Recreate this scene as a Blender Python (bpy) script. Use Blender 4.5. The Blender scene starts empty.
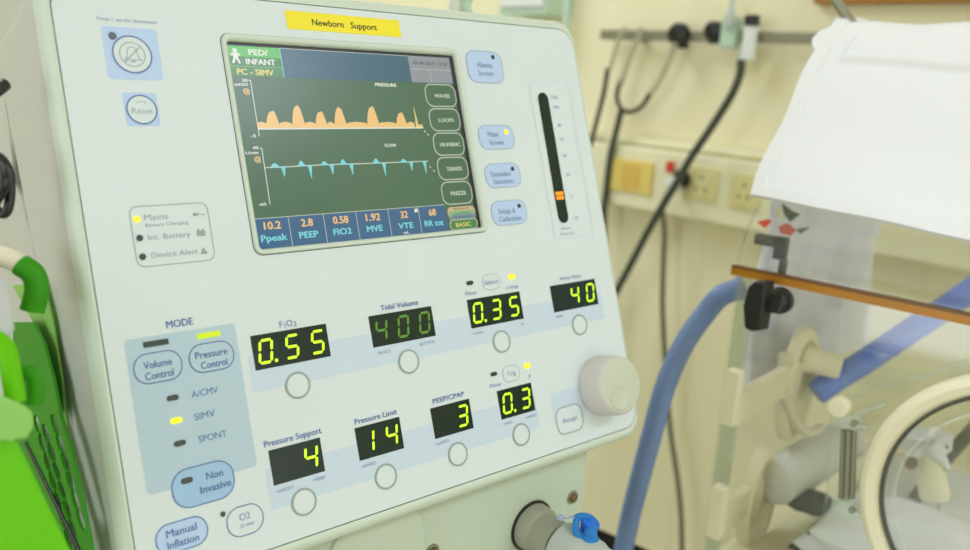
import bpy, math, random
from mathutils import Vector as V, Matrix
from mathutils.geometry import delaunay_2d_cdt
random.seed(7)
PI = math.pi
S = bpy.context.scene
COL = S.collection

# ------------------------------------------------------------------ camera
CAM = V((0, 0, 1.40))
RIGHT = V((0.71834, -0.69363, 0.05358)); DOWN = V((-0.12878, -0.20826, -0.96956)); FWD = V((0.68367, 0.68957, -0.23892))
FPX = 850.0
def ray(px, py): return FWD + RIGHT*((px-485)/FPX) + DOWN*((py-275)/FPX)
def at_d(px, py, d): return CAM + ray(px, py)*d                       # a sight line taken to a depth
def at_p(px, py, p0, n):                                             # a sight line taken to a plane
    r = ray(px, py); return CAM + r*((p0-CAM).dot(n)/r.dot(n))
def at_x(px, py, x): return at_p(px, py, V((x, 0, 0)), V((1, 0, 0)))
cd = bpy.data.cameras.new('camera'); cam = bpy.data.objects.new('camera', cd); COL.objects.link(cam)
m = Matrix(((RIGHT.x, -DOWN.x, -FWD.x), (RIGHT.y, -DOWN.y, -FWD.y), (RIGHT.z, -DOWN.z, -FWD.z))).to_4x4(); m.translation = CAM
cam.matrix_world = m
cd.sensor_width = 36; cd.lens = FPX/970*36; cd.clip_start = .01
cd.dof.use_dof = True; cd.dof.focus_distance = .485; cd.dof.aperture_fstop = 5.8
S.camera = cam

# ------------------------------------------------------------------ materials
EXPOSURE = 0.0
def lin(c):
    return tuple((x/255/12.92 if x/255 <= .04045 else ((x/255+.055)/1.055)**2.4) for x in c)
def mat(name, rgb, rough=.5, metal=0, emit=0, var=.03, scale=30, bump=0, bscale=200, spec=.5, alpha=None, sss=0, emit_rgb=None):
    m = bpy.data.materials.new(name); m.use_nodes = True; nt = m.node_tree; b = nt.nodes['Principled BSDF']
    c = lin(rgb)
    tc = nt.nodes.new('ShaderNodeTexCoord'); nz = nt.nodes.new('ShaderNodeTexNoise'); nz.inputs['Scale'].default_value = scale; nz.inputs['Detail'].default_value = 3
    nt.links.new(tc.outputs['Object'], nz.inputs['Vector'])
    mx = nt.nodes.new('ShaderNodeMix'); mx.data_type = 'RGBA'
    mx.inputs[6].default_value = (*[x*(1-var) for x in c], 1); mx.inputs[7].default_value = (*[min(1, x*(1+var)) for x in c], 1)
    nt.links.new(nz.outputs['Fac'], mx.inputs[0]); nt.links.new(mx.outputs[2], b.inputs['Base Color'])
    b.inputs['Roughness'].default_value = rough; b.inputs['Metallic'].default_value = metal; b.inputs['Specular IOR Level'].default_value = spec
    if emit:
        b.inputs['Emission Color'].default_value = (*lin(emit_rgb or rgb), 1); b.inputs['Emission Strength'].default_value = emit
    if bump:
        n2 = nt.nodes.new('ShaderNodeTexNoise'); n2.inputs['Scale'].default_value = bscale; nt.links.new(tc.outputs['Object'], n2.inputs['Vector'])
        bp = nt.nodes.new('ShaderNodeBump'); bp.inputs['Strength'].default_value = bump; bp.inputs['Distance'].default_value = .002
        nt.links.new(n2.outputs['Fac'], bp.inputs['Height']); nt.links.new(bp.outputs['Normal'], b.inputs['Normal'])
    if alpha is not None: b.inputs['Alpha'].default_value = alpha
    if sss:
        b.inputs['Subsurface Weight'].default_value = sss; b.inputs['Subsurface Radius'].default_value = (.01, .01, .01)
    return m
def clear(name, tint, base=.03, edge=.5, rough=.03, gloss=(1, 1, 1)):
    m = bpy.data.materials.new(name); m.use_nodes = True; nt = m.node_tree; nt.nodes.remove(nt.nodes['Principled BSDF']); out = nt.nodes['Material Output']
    t = nt.nodes.new('ShaderNodeBsdfTransparent'); t.inputs[0].default_value = (*tint, 1)
    g = nt.nodes.new('ShaderNodeBsdfGlossy'); g.inputs['Color'].default_value = (*gloss, 1); g.inputs['Roughness'].default_value = rough
    lw = nt.nodes.new('ShaderNodeLayerWeight'); lw.inputs[0].default_value = .5
    p = nt.nodes.new('ShaderNodeMath'); p.operation = 'POWER'; p.inputs[1].default_value = 4; nt.links.new(lw.outputs['Facing'], p.inputs[0])
    k = nt.nodes.new('ShaderNodeMath'); k.operation = 'MULTIPLY_ADD'; k.inputs[1].default_value = edge; k.inputs[2].default_value = base; nt.links.new(p.outputs[0], k.inputs[0])
    mx = nt.nodes.new('ShaderNodeMixShader'); nt.links.new(k.outputs[0], mx.inputs[0]); nt.links.new(t.outputs[0], mx.inputs[1]); nt.links.new(g.outputs[0], mx.inputs[2])
    nt.links.new(mx.outputs[0], out.inputs['Surface']); return m
def translucent(name, rgb, mixfac=.5, trans=.0):
    m = bpy.data.materials.new(name); m.use_nodes = True; nt = m.node_tree; out = nt.nodes['Material Output']; b = nt.nodes['Principled BSDF']
    c = lin(rgb); b.inputs['Base Color'].default_value = (*c, 1); b.inputs['Roughness'].default_value = .45; b.inputs['Specular IOR Level'].default_value = .25
    t = nt.nodes.new('ShaderNodeBsdfTranslucent'); t.inputs[0].default_value = (*c, 1)
    mx = nt.nodes.new('ShaderNodeMixShader'); mx.inputs[0].default_value = mixfac
    nt.links.new(b.outputs[0], mx.inputs[1]); nt.links.new(t.outputs[0], mx.inputs[2]); last = mx
    if trans:
        tr = nt.nodes.new('ShaderNodeBsdfTransparent'); tr.inputs[0].default_value = (*[x**.5 for x in c], 1)
        m2 = nt.nodes.new('ShaderNodeMixShader'); m2.inputs[0].default_value = trans
        nt.links.new(mx.outputs[0], m2.inputs[1]); nt.links.new(tr.outputs[0], m2.inputs[2]); last = m2
    nt.links.new(last.outputs[0], out.inputs['Surface']); return m
def glow(name, rgb, k=1.0):                                          # things that give off light: leds, digits, lcd
    return mat(name, (20, 20, 18), rough=.3, emit=k, emit_rgb=rgb, var=0, spec=.2)

M = {}
M['wall'] = mat('cream_wall_paint', (240, 232, 192), .7, var=.02, scale=3, bump=.05)
M['ceiling'] = mat('ceiling_paint', (240, 240, 235), .8)
M['floor'] = mat('grey_vinyl_floor', (176, 176, 160), .4, scale=8)
M['panel'] = mat('white_membrane_panel', (216, 225, 227), .42, var=.006, scale=12, spec=.35)
M['shell'] = mat('silver_grey_plastic', (190, 191, 184), .34, var=.02, scale=60, bump=.05, bscale=900)
M['rim'] = mat('pale_green_grey_plastic', (206, 217, 202), .45, var=.02, scale=60)
M['chassis'] = mat('green_grey_painted_steel', (194, 206, 186), .5, var=.02, scale=40, bump=.03, bscale=700)
M['black'] = mat('black_plastic', (22, 23, 22), .35)
M['rubber'] = mat('dark_rubber', (66, 68, 54), .6)
M['cord'] = mat('grey_brown_cord', (92, 92, 68), .6)
M['matte'] = mat('matt_black', (14, 14, 13), .7, spec=.15)
M['blue_ink'] = mat('blue_ink', (82, 112, 170), .5, var=0)
M['pale_ink'] = mat('pale_grey_blue_ink', (146, 166, 202), .5, var=0)
M['grey_ink'] = mat('grey_ink', (156, 176, 176), .5, var=0)
M['patch'] = mat('pale_blue_print', (200, 215, 230), .45, var=0)
M['patch_deep'] = mat('light_blue_print', (180, 202, 216), .45, var=0)
M['key_blue'] = mat('blue_key_print', (184, 207, 240), .45, var=0)
M['noninv'] = mat('mid_blue_key_print', (158, 193, 226), .45, var=0)
M['ring'] = mat('grey_green_ring', (150, 166, 158), .5)
M['ledoff'] = mat('dark_led', (34, 50, 44), .3)
M['yellow'] = mat('yellow_sticker', (246, 228, 20), .5, var=.02)
M['black_ink'] = mat('black_ink', (30, 30, 18), .6, var=0)
M['window'] = mat('dark_display_window', (12, 36, 26), .2, var=.05, spec=.3)
M['led_y'] = glow('yellow_led', (255, 240, 30), 1.3)
M['led_g'] = glow('yellow_green_led', (206, 232, 40), 1.1)
M['seg'] = glow('green_led_segment', (198, 250, 40), 1.6)
M['segdim'] = glow('dim_green_led_segment', (98, 150, 48), 1.0)
M['bar_or'] = glow('orange_led', (255, 146, 24), 1.5)
K = .8
M['lcd_bg'] = mat('lcd_green', (20, 28, 22), .25, emit=K, emit_rgb=(66, 106, 76), var=0)
M['lcd_blue'] = mat('lcd_blue', (20, 24, 30), .25, emit=K, emit_rgb=(50, 98, 118), var=0)
M['lcd_tile'] = mat('lcd_tile_blue', (20, 24, 34), .25, emit=K, emit_rgb=(42, 98, 140), var=0)
M['lcd_grn'] = mat('lcd_bright_green', (20, 30, 20), .25, emit=K, emit_rgb=(92, 196, 84), var=0)
M['lcd_dgrn'] = mat('lcd_mid_green', (20, 28, 20), .25, emit=K, emit_rgb=(66, 134, 66), var=0)
M['lcd_grey'] = mat('lcd_grey', (26, 26, 28), .25, emit=K, emit_rgb=(150, 156, 162), var=0)
M['lcd_gtxt'] = mat('lcd_grey_text', (26, 26, 28), .25, emit=K, emit_rgb=(104, 108, 114), var=0)
M['lcd_white'] = mat('lcd_white', (30, 30, 30), .25, emit=K, emit_rgb=(236, 240, 226), var=0)
M['lcd_key'] = mat('lcd_key_outline', (28, 30, 28), .25, emit=K, emit_rgb=(198, 208, 188), var=0)
M['lcd_or'] = mat('lcd_orange', (30, 28, 20), .25, emit=K, emit_rgb=(252, 206, 128), var=0)
M['lcd_yel'] = mat('lcd_yellow', (30, 30, 20), .25, emit=K, emit_rgb=(236, 220, 120), var=0)
M['lcd_cyan'] = mat('lcd_cyan', (20, 30, 30), .25, emit=K, emit_rgb=(128, 226, 232), var=0)
M['lcd_pale'] = mat('lcd_pale_orange', (30, 28, 24), .25, emit=K, emit_rgb=(216, 190, 140), var=0)
M['lcd_mint'] = mat('lcd_mint', (24, 30, 24), .25, emit=K, emit_rgb=(140, 190, 140), var=0)
M['lcd_slate'] = mat('lcd_slate', (24, 28, 30), .25, emit=K, emit_rgb=(120, 144, 150), var=0)
M['knob_side'] = mat('warm_grey_plastic', (214, 208, 202), .45)
M['knob'] = mat('grey_knob_plastic', (200, 203, 184), .45)
M['steel'] = mat('brushed_steel', (150, 148, 130), .4, metal=.6)
M['brass'] = mat('dull_brass', (120, 100, 62), .4, metal=.8)
M['white_plastic'] = mat('white_plastic', (226, 230, 222), .4)
M['frost'] = translucent('frosted_white_plastic', (222, 228, 220), .35, .15)
M['blue_cap'] = mat('bright_blue_plastic', (20, 110, 224), .35)
M['blue_strap'] = translucent('clear_blue_plastic', (70, 160, 232), .4, .1)
M['grey_port'] = mat('grey_port_rubber', (156, 158, 138), .55)
M['hose'] = mat('blue_grey_hose', (122, 146, 194), .45, var=.04)
M['hose_in'] = mat('blue_hose', (104, 132, 216), .45, var=.04)
M['acrylic'] = clear('clear_acrylic', (.985, .99, .985), .05, .35, .06)
M['acrylic_edge'] = clear('acrylic_cut_edge', (.90, .94, .91), .22, .4, .25)
M['gasket'] = mat('amber_gasket', (184, 122, 8), .4, var=.1)
M['gasket_dk'] = mat('dark_amber_gasket', (112, 72, 26), .4)
M['cream'] = mat('cream_silicone', (240, 232, 198), .5, sss=.1)
M['linen'] = mat('white_cotton', (234, 234, 232), .9, var=.01, bump=.15, bscale=900)
M['lavender'] = mat('pale_lavender_cotton', (236, 236, 252), .9, bump=.15, bscale=700)
M['bed'] = mat('off_white_bed_linen', (226, 226, 218), .9, bump=.2, bscale=300)
M['trunk'] = mat('ivory_trunking', (238, 232, 192), .5)
M['socket_y'] = mat('yellow_socket', (232, 206, 112), .4)
M['socket_o'] = mat('orange_socket', (224, 186, 92), .4)
M['socket'] = mat('ivory_socket', (222, 212, 150), .4)
M['red'] = mat('red_plastic', (214, 60, 34), .4)
M['pale_green'] = mat('pale_green_enamel', (190, 214, 190), .45)
M['wood'] = mat('brown_wood', (170, 116, 46), .5, var=.15, scale=14)
M['green'] = translucent('green_plastic', (122, 218, 0), .35)
M['green_dk'] = translucent('deep_green_plastic', (70, 170, 30), .35)
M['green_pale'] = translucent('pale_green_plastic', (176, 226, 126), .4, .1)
M['tube_clear'] = translucent('milky_tube', (214, 214, 190), .4, .35)
M['tape'] = mat('beige_tube', (224, 216, 190), .6, var=.06, scale=60)
M['bracket'] = mat('light_grey_bracket', (186, 188, 182), .45)
M['brown'] = mat('brown_pad', (104, 78, 48), .6)
M['darkgreen_leaf'] = mat('dark_green_print', (60, 84, 62), .5)

# ------------------------------------------------------------------ mesh builder
class MB:
    def __init__(s): s.v = []; s.f = []; s.m = []; s.mats = []
    def mi(s, k):
        if k not in s.mats: s.mats.append(k)
        return s.mats.index(k)
    def add(s, vs, fs, mk):
        o = len(s.v); s.v += [V(x) for x in vs]; i = s.mi(mk)
        for f in fs: s.f.append([o+a for a in f]); s.m.append(i)
    def build(s, name, parent=None, smooth=False, at=None, bevel=0):
        if parent is not None: org = ORG[parent.name]
        elif at is not None: org = V(at)
        else:
            xs = [p.x for p in s.v]; ys = [p.y for p in s.v]; zs = [p.z for p in s.v]
            org = V(((min(xs)+max(xs))/2, (min(ys)+max(ys))/2, min(zs)))
        me = bpy.data.meshes.new(name); me.from_pydata([p-org for p in s.v], [], s.f)
        for k in s.mats: me.materials.append(M[k])
        me.polygons.foreach_set('material_index', s.m)
        if smooth: me.polygons.foreach_set('use_smooth', [True]*len(s.f))
        me.update()
        import bmesh
        bm = bmesh.new(); bm.from_mesh(me); bmesh.ops.recalc_face_normals(bm, faces=[f for f in bm.faces if f.calc_area() > 0]) if not getattr(s, 'flat', False) else None; bm.to_mesh(me); bm.free()
        o = bpy.data.objects.new(name, me); COL.objects.link(o)
        if parent is not None: o.parent = parent
        else: o.location = org
        ORG[o.name] = org
        if bevel:
            b = o.modifiers.new('bevel', 'BEVEL'); b.width = bevel; b.segments = 3; b.limit_method = 'ANGLE'
        if smooth and hasattr(me, 'set_sharp_from_angle'): me.set_sharp_from_angle(angle=math.radians(40))
        return o
ORG = {}
def tag(o, label=None, cat=None, group=None, kind=None):
    if label: o['label'] = label
    if cat: o['category'] = cat
    if group: o['group'] = group
    if kind: o['kind'] = kind
    return o
def thing(name, loc, label, cat, group=None):
    o = bpy.data.objects.new(name, None); COL.objects.link(o); o.location = loc; o.empty_display_size = .05
    ORG[o.name] = V(loc); return tag(o, label, cat, group)

def box(mb, c, sx, sy, sz, mk, ax=(V((1, 0, 0)), V((0, 1, 0)), V((0, 0, 1)))):
    c = V(c); vs = []
    for k in (-1, 1):
        for j in (-1, 1):
            for i in (-1, 1): vs.append(c + ax[0]*(i*sx/2) + ax[1]*(j*sy/2) + ax[2]*(k*sz/2))
    mb.add(vs, [(0, 2, 3, 1), (4, 5, 7, 6), (0, 1, 5, 4), (2, 6, 7, 3), (0, 4, 6, 2), (1, 3, 7, 5)], mk)
def frame_of(d):
    d = d.normalized(); a = V((0, 0, 1)) if abs(d.z) < .9 else V((1, 0, 0)); u = d.cross(a).normalized(); return u, u.cross(d).normalized()
def lathe(mb, c, axis, prof, mk, seg=32, ell=1.0, cap=True, u=None):     # prof: list of (distance along axis, radius)
    c = V(c); d = V(axis).normalized()
    if u is None: u, w = frame_of(d)
    else: u = V(u).normalized(); w = d.cross(u)
    vs = []; fs = []
    for h, r in prof:
        for i in range(seg):
            a = 2*PI*i/seg; vs.append(c + d*h + u*(r*math.cos(a)*ell) + w*(r*math.sin(a)))
    for k in range(len(prof)-1):
        for i in range(seg):
            j = (i+1) % seg; fs.append((k*seg+i, k*seg+j, (k+1)*seg+j, (k+1)*seg+i))
    if cap: fs += [tuple(range(seg))[::-1], tuple((len(prof)-1)*seg+i for i in range(seg))]
    mb.add(vs, fs, mk)
def spline(pts, n=12):
    P = [V(p) for p in pts]; P = [P[0]*2-P[1]] + P + [P[-1]*2-P[-2]]; out = []
    for i in range(1, len(P)-2):
        a, b, c, d = P[i-1:i+3]
        for k in range(n):
            t = k/n; out.append(.5*((2*b)+(c-a)*t+(2*a-5*b+4*c-d)*t*t+(3*b-a-3*c+d)*t**3))
    out.append(P[-2]); return out
def tube(mb, pts, r, mk, seg=14, n=10, corr=None, smooth=True):
    path = spline(pts, n) if smooth else [V(p) for p in pts]
    if corr:                                                         # resample finely so the rings of a corrugated hose show
        L = sum((path[i+1]-path[i]).length for i in range(len(path)-1)); step = corr/4; q = [path[0]]; acc = 0
        for i in range(len(path)-1):
            a, b = path[i], path[i+1]; l = (b-a).length; t = step-acc
            while t <= l: q.append(a.lerp(b, t/l)); t += step
            acc = l-(t-step)
        path = q
    u = None; vs = []; fs = []
    for i, p in enumerate(path):
        d = (path[min(i+1, len(path)-1)]-path[max(i-1, 0)]).normalized()
        if u is None: u, _ = frame_of(d)
        u = (u-d*u.dot(d)).normalized(); w = d.cross(u)
        rr = r(i/(len(path)-1)) if callable(r) else r
        if corr: rr *= 1+.028*math.sin(i*PI/2+.3)
        for k in range(seg):
            a = 2*PI*k/seg; vs.append(p+u*(rr*math.cos(a))+w*(rr*math.sin(a)))
    for i in range(len(path)-1):
        for k in range(seg):
            j = (k+1) % seg; fs.append((i*seg+k, i*seg+j, (i+1)*seg+j, (i+1)*seg+k))
    fs += [tuple(range(seg))[::-1], tuple((len(path)-1)*seg+k for k in range(seg))]
    mb.add(vs, fs, mk)
def ball(mb, c, r, mk, seg=16, sc=(1, 1, 1)):
    c = V(c); vs = []; fs = []; n = seg//2
    for i in range(n+1):
        t = PI*i/n
        for k in range(seg):
            a = 2*PI*k/seg; vs.append(c+V((r*sc[0]*math.sin(t)*math.cos(a), r*sc[1]*math.sin(t)*math.sin(a), r*sc[2]*math.cos(t))))
    for i in range(n):
        for k in range(seg):
            j = (k+1) % seg; fs.append((i*seg+k, i*seg+j, (i+1)*seg+j, (i+1)*seg+k))
    mb.add(vs, fs, mk)

# ------------------------------------------------------------------ room (wall with the rail is wall_right)
XW = 1.35
def plane_box(name, lo, hi, mk):
    mb = MB(); c = (V(lo)+V(hi))/2; d = V(hi)-V(lo); box(mb, c, d.x, d.y, d.z, mk); o = mb.build(name); tag(o, kind='structure'); return o
plane_box('floor', (-2.5, -2.6, -.1), (XW+.1, 3.1, 0), 'floor')
plane_box('ceiling', (-2.5, -2.6, 2.7), (XW+.1, 3.1, 2.8), 'ceiling')
plane_box('wall_right', (XW, -2.6, 0), (XW+.1, 3.1, 2.7), 'wall')
plane_box('wall_left', (-2.6, -2.6, 0), (-2.5, 3.1, 2.7), 'wall')
plane_box('wall_back', (-2.5, 3.0, 0), (XW, 3.1, 2.7), 'wall')
plane_box('wall_front', (-2.5, -2.6, 0), (XW, -2.5, 2.7), 'wall')
for i, px in enumerate((697, 664)):                                   # joints of the wall lining
    q = at_x(px, 300, XW)
    plane_box('trim_%d' % (i+1), (XW-.002, q.y-.002, 0), (XW, q.y+.002, 1.149), 'trunk')

# ------------------------------------------------------------------ ventilator: frame of its control panel (mm: u right, v up, w out)
P0 = V((0.28961, 0.4087, 1.35127)); PU = V((0.99704, -0.07689, 0)); PV = V((0.02603, 0.33749, 0.94097)); PN = V((-0.07235, -0.93819, 0.33849))
NH = V((-.0769, -.99704, 0))                                           # horizontal: out of the ventilator's front
def P(u, v, w=0): return P0 + (PU*u + PV*v + PN*w)/1000
def poly_rr(u0, v0, u1, v1, r, n=8, sub=1):
    pts = []
    for cx, cy, a0 in ((u1-r, v0+r, -90), (u1-r, v1-r, 0), (u0+r, v1-r, 90), (u0+r, v0+r, 180)):
        for i in range(n+1):
            a = math.radians(a0+90*i/n); pts.append((cx+r*math.cos(a), cy+r*math.sin(a)))
    if sub > 1:
        out = []
        for i, p in enumerate(pts):
            q = pts[(i+1) % len(pts)]; out.append(p)
            if (i+1) % (n+1) == 0:
                for k in range(1, sub): out.append((p[0]+(q[0]-p[0])*k/sub, p[1]+(q[1]-p[1])*k/sub))
        pts = out
    return pts
def poly_c(u, v, r, n=32, ry=None): return [(u+r*math.cos(2*PI*i/n), v+(ry or r)*math.sin(2*PI*i/n)) for i in range(n)]
def flat(mb, poly, w, mk):
    mb.add([P(u, v, w) for u, v in poly], [tuple(range(len(poly)))], mk)
def slab(mb, poly, w0, w1, mk, mside=None):
    n = len(poly); mb.add([P(u, v, w1) for u, v in poly], [tuple(range(n))], mk)
    mb.add([P(u, v, w0) for u, v in poly]+[P(u, v, w1) for u, v in poly], [(i, (i+1) % n, n+(i+1) % n, n+i) for i in range(n)], mside or mk)
def band(mb, a, b, w, mk, w2=None):
    n = len(a); mb.add([P(*p, w) for p in a]+[P(*p, w if w2 is None else w2) for p in b], [(i, (i+1) % n, n+(i+1) % n, n+i) for i in range(n)], mk)
def stroke(mb, pts, t, w, mk, closed=False):
    P2 = [V((a, b, 0)) for a, b in pts]; n = len(P2); L = []; R = []
    for i in range(n):
        p = P2[i]; a = P2[i-1] if (i > 0 or closed) else p; b = P2[(i+1) % n] if (i < n-1 or closed) else p
        d1 = (p-a).normalized() if (p-a).length > 1e-6 else (b-p).normalized(); d2 = (b-p).normalized() if (b-p).length > 1e-6 else d1
        n1 = V((-d1.y, d1.x, 0)); n2 = V((-d2.y, d2.x, 0)); nn = (n1+n2)
        nn = nn.normalized() if nn.length > 1e-6 else n1
        k = t/2/max(.4, nn.dot(n1)); L.append(p+nn*k); R.append(p-nn*k)
    vs = [P(q.x, q.y, w) for q in L]+[P(q.x, q.y, w) for q in R]
    mb.add(vs, [(i, (i+1) % n, n+(i+1) % n, n+i) for i in range(n if closed else n-1)], mk)
_tc = {}
def text_geo(s):
    if s in _tc: return _tc[s]
    cu = bpy.data.curves.new('t', 'FONT'); cu.body = s; cu.resolution_u = 3; cu.size = 1
    o = bpy.data.objects.new('t', cu); COL.objects.link(o); dg = bpy.context.evaluated_depsgraph_get(); dg.update()
    me = o.evaluated_get(dg).to_mesh(); vs = [(v.co.x, v.co.y) for v in me.vertices]; fs = [tuple(p.vertices) for p in me.polygons]
    o.evaluated_get(dg).to_mesh_clear(); bpy.data.objects.remove(o); bpy.data.curves.remove(cu)
    _tc[s] = (vs, fs); return _tc[s]
_H = text_geo('H'); CAPH = max(v[1] for v in _H[0])
def text(mb, s, u, v, h, w, mk, width=None, bold=0, align='C'):       # centred on (u, v); h cap height in mm
    vs, fs = text_geo(s); k = h/CAPH; x0 = min(a for a, _ in vs); x1 = max(a for a, _ in vs)
    kx = k if width is None else width/(x1-x0); cx = (x0+x1)/2 if align == 'C' else x0
    for i, db in enumerate([(0, 0)] if not bold else [(-bold, 0), (bold, 0), (0, bold*.6), (0, -bold*.6)]):
        mb.add([P(u+(a-cx)*kx+db[0], v+(b-CAPH/2)*k+db[1], w+.012*i) for a, b in vs], fs, mk)

vent = thing('ventilator', (P0.x, P0.y+.1, 0), 'white and grey ventilator with a tilted control panel, colour screen and green number displays', 'ventilator')
FU0, FV0, FU1, FV1 = -148.8, -207.8, 199.5, 81.5
# head shell: rings lofted from the seam round the rim to the stepped back edge
def back_w(v):
    pr = [(-230, -82), (-197, -80), (-107, -72), (-74, -70), (-46, -80), (-19, -92), (11, -105), (61, -97), (94, -100), (110, -100)]
    for (a, x), (b, y) in zip(pr, pr[1:]):
        if a <= v <= b: return x+(y-x)*(v-a)/(b-a)
    return -80
mb = MB(); rings = []
for k, w in ((.08, -2), (.08, -.2), (.3, .35), (.55, -.2), (.8, -2), (.95, -4.5), (1, -8), (1, -40), (1, None)):
    rings.append((poly_rr(FU0-6*k, FV0-8*k, FU1+3.2*k, FV1+8.3*k, 13, 8, 24), w))
n = len(rings[0][0]); vs = []
for pl, w in rings: vs += [P(u, v, back_w(v) if w is None else w) for u, v in pl]
fr = [(k*n+i, k*n+(i+1) % n, (k+1)*n+(i+1) % n, (k+1)*n+i) for k in range(6) for i in range(n)]
fs = [(k*n+i, k*n+(i+1) % n, (k+1)*n+(i+1) % n, (k+1)*n+i) for k in range(6, len(rings)-1) for i in range(n)]
mb.add(vs, fr, 'rim'); o0 = len(mb.v)-len(vs)
si = mb.mi('shell')
for f in fs: mb.f.append([o0+a for a in f]); mb.m.append(si)
mb.f.append([o0+(len(rings)-1)*n+i for i in range(n)]); mb.m.append(si)
tag(mb.build('housing', vent, smooth=True), 'silver grey plastic housing with a pale green rim')
# face plate with the screen opening
BZ = (-68.2, -58.2, 91.4, 61.5)
mb = MB(); outer = poly_rr(FU0, FV0, FU1, FV1, 13, 8); inner = poly_rr(BZ[0]+.6, BZ[1]+.6, BZ[2]-.6, BZ[3]-.6, 4, 6)
pts = [V(p) for p in outer+inner]; no, ni = len(outer), len(inner)
r = delaunay_2d_cdt(pts, [(i, (i+1) % no) for i in range(no)]+[(no+i, no+(i+1) % ni) for i in range(ni)], [], 0, 1e-5)
def inside(p, poly):
    c = False; j = len(poly)-1
    for i in range(len(poly)):
        if (poly[i][1] > p[1]) != (poly[j][1] > p[1]) and p[0] < (poly[j][0]-poly[i][0])*(p[1]-poly[i][1])/(poly[j][1]-poly[i][1])+poly[i][0]: c = not c
        j = i
    return c
fc = []
for f in r[2]:
    c = sum((r[0][i] for i in f), V((0, 0)))/len(f)
    if inside(c, outer) and not inside(c, inner): fc.append(tuple(f))
mb.add([P(p.x, p.y, 0) for p in r[0]], fc, 'panel')
band(mb, outer, outer, 0, 'panel', -2)
mb.build('face_plate', vent)
# screen bezel
mb = MB(); prof = [(0, -.3), (0, 1.0), (.5, 1.8), (1.4, 2.0), (2.3, 1.6), (3.0, .4), (3.1, -1.6)]
rr = [[P(u, v, w) for u, v in poly_rr(BZ[0]+d, BZ[1]+d, BZ[2]-d-(1.0 if d > 2.9 else d/3), BZ[3]-d-(1 if d > 2.9 else d/3), max(5-d, 1.5), 6)] for d, w in prof]
n = len(rr[0]); mb.add(sum(rr, []), [(k*n+i, k*n+(i+1) % n, (k+1)*n+(i+1) % n, (k+1)*n+i) for k in range(len(rr)-1) for i in range(n)], 'rim')
n0 = poly_rr(BZ[0]-.35, BZ[1]-.35, BZ[2]+.35, BZ[3]+.35, 5.3, 6); n1 = poly_rr(BZ[0], BZ[1], BZ[2], BZ[3], 5, 6); band(mb, n0, n1, .12, 'black_ink')
mb.build('screen_bezel', vent, smooth=True)
# screen
SW = -.8
mb = MB(); mb.flat = True
def R4(a, b, c, d): return [(a, b), (c, b), (c, d), (a, d)]
flat(mb, R4(-66, -56, 87.6, 58.4), SW-.4, 'black')
flat(mb, R4(-65.4, -55.2, 83.7, 55.7), SW, 'lcd_bg')
screen = mb.build('screen', vent); tag(screen, 'colour monitor screen showing two waveforms')
def part(name, fn, parent=vent, label=None, smooth=False):
    mb = MB(); mb.flat = True; fn(mb); o = mb.build(name, parent, smooth)
    if label: o['label'] = label
    return o
def hdr(mb):
    w = SW+.1
    flat(mb, R4(-65.4, 49.6, -34.6, 55.4), w, 'lcd_grn'); flat(mb, R4(-65.4, 38.8, -34.6, 49.6), w, 'lcd_dgrn')
    stroke(mb, [(-65.4, 44.1), (-34.6, 44.1)], .4, w+.1, 'lcd_mint')
    flat(mb, R4(-34.2, 38.8, 51.7, 55.7), w, 'lcd_blue'); stroke(mb, [(-34.4, 38.8), (-34.4, 55.5)], .5, w+.1, 'lcd_cyan'); stroke(mb, [(-34.4, 55.4), (51.7, 55.4)], .35, w+.1, 'lcd_key')
    flat(mb, R4(51.7, 38.9, 83.7, 55.7), w, 'lcd_grey'); stroke(mb, [(52, 47.4), (83.7, 47.4)], .4, w+.1, 'lcd_key'); stroke(mb, [(66.8, 38.9), (66.8, 47.4)], .4, w+.1, 'lcd_key')
    t = w+.15
    text(mb, 'PED/', -47.6, 52.3, 3.1, t, 'lcd_white', 11, .2); text(mb, 'INFANT', -47, 47.0, 3.1, t, 'lcd_white', 17, .2)
    text(mb, 'PC - SIMV', -51, 41.2, 3.1, t, 'lcd_yel', 21, .2); text(mb, '03-06-2014  13:20', 68, 51.4, 2.2, t, 'lcd_gtxt', 26, .12)
    b = (-61.0, 49.6)                                                 # small standing child pictogram
    flat(mb, poly_c(b[0], b[1]+3.2, 1.3, 14), t, 'lcd_white'); flat(mb, R4(b[0]-1.4, b[1]-1.5, b[0]+1.4, b[1]+2), t, 'lcd_white')
    for s in (-1, 1):
        stroke(mb, [(b[0]+s*.9, b[1]+1.4), (b[0]+s*2.7, b[1]+.6)], 1.1, t+.02, 'lcd_white'); stroke(mb, [(b[0]+s*.7, b[1]-1), (b[0]+s*1.9, b[1]-3.9)], 1.3, t+.03, 'lcd_white')
part('screen_header', hdr, screen)
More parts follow.
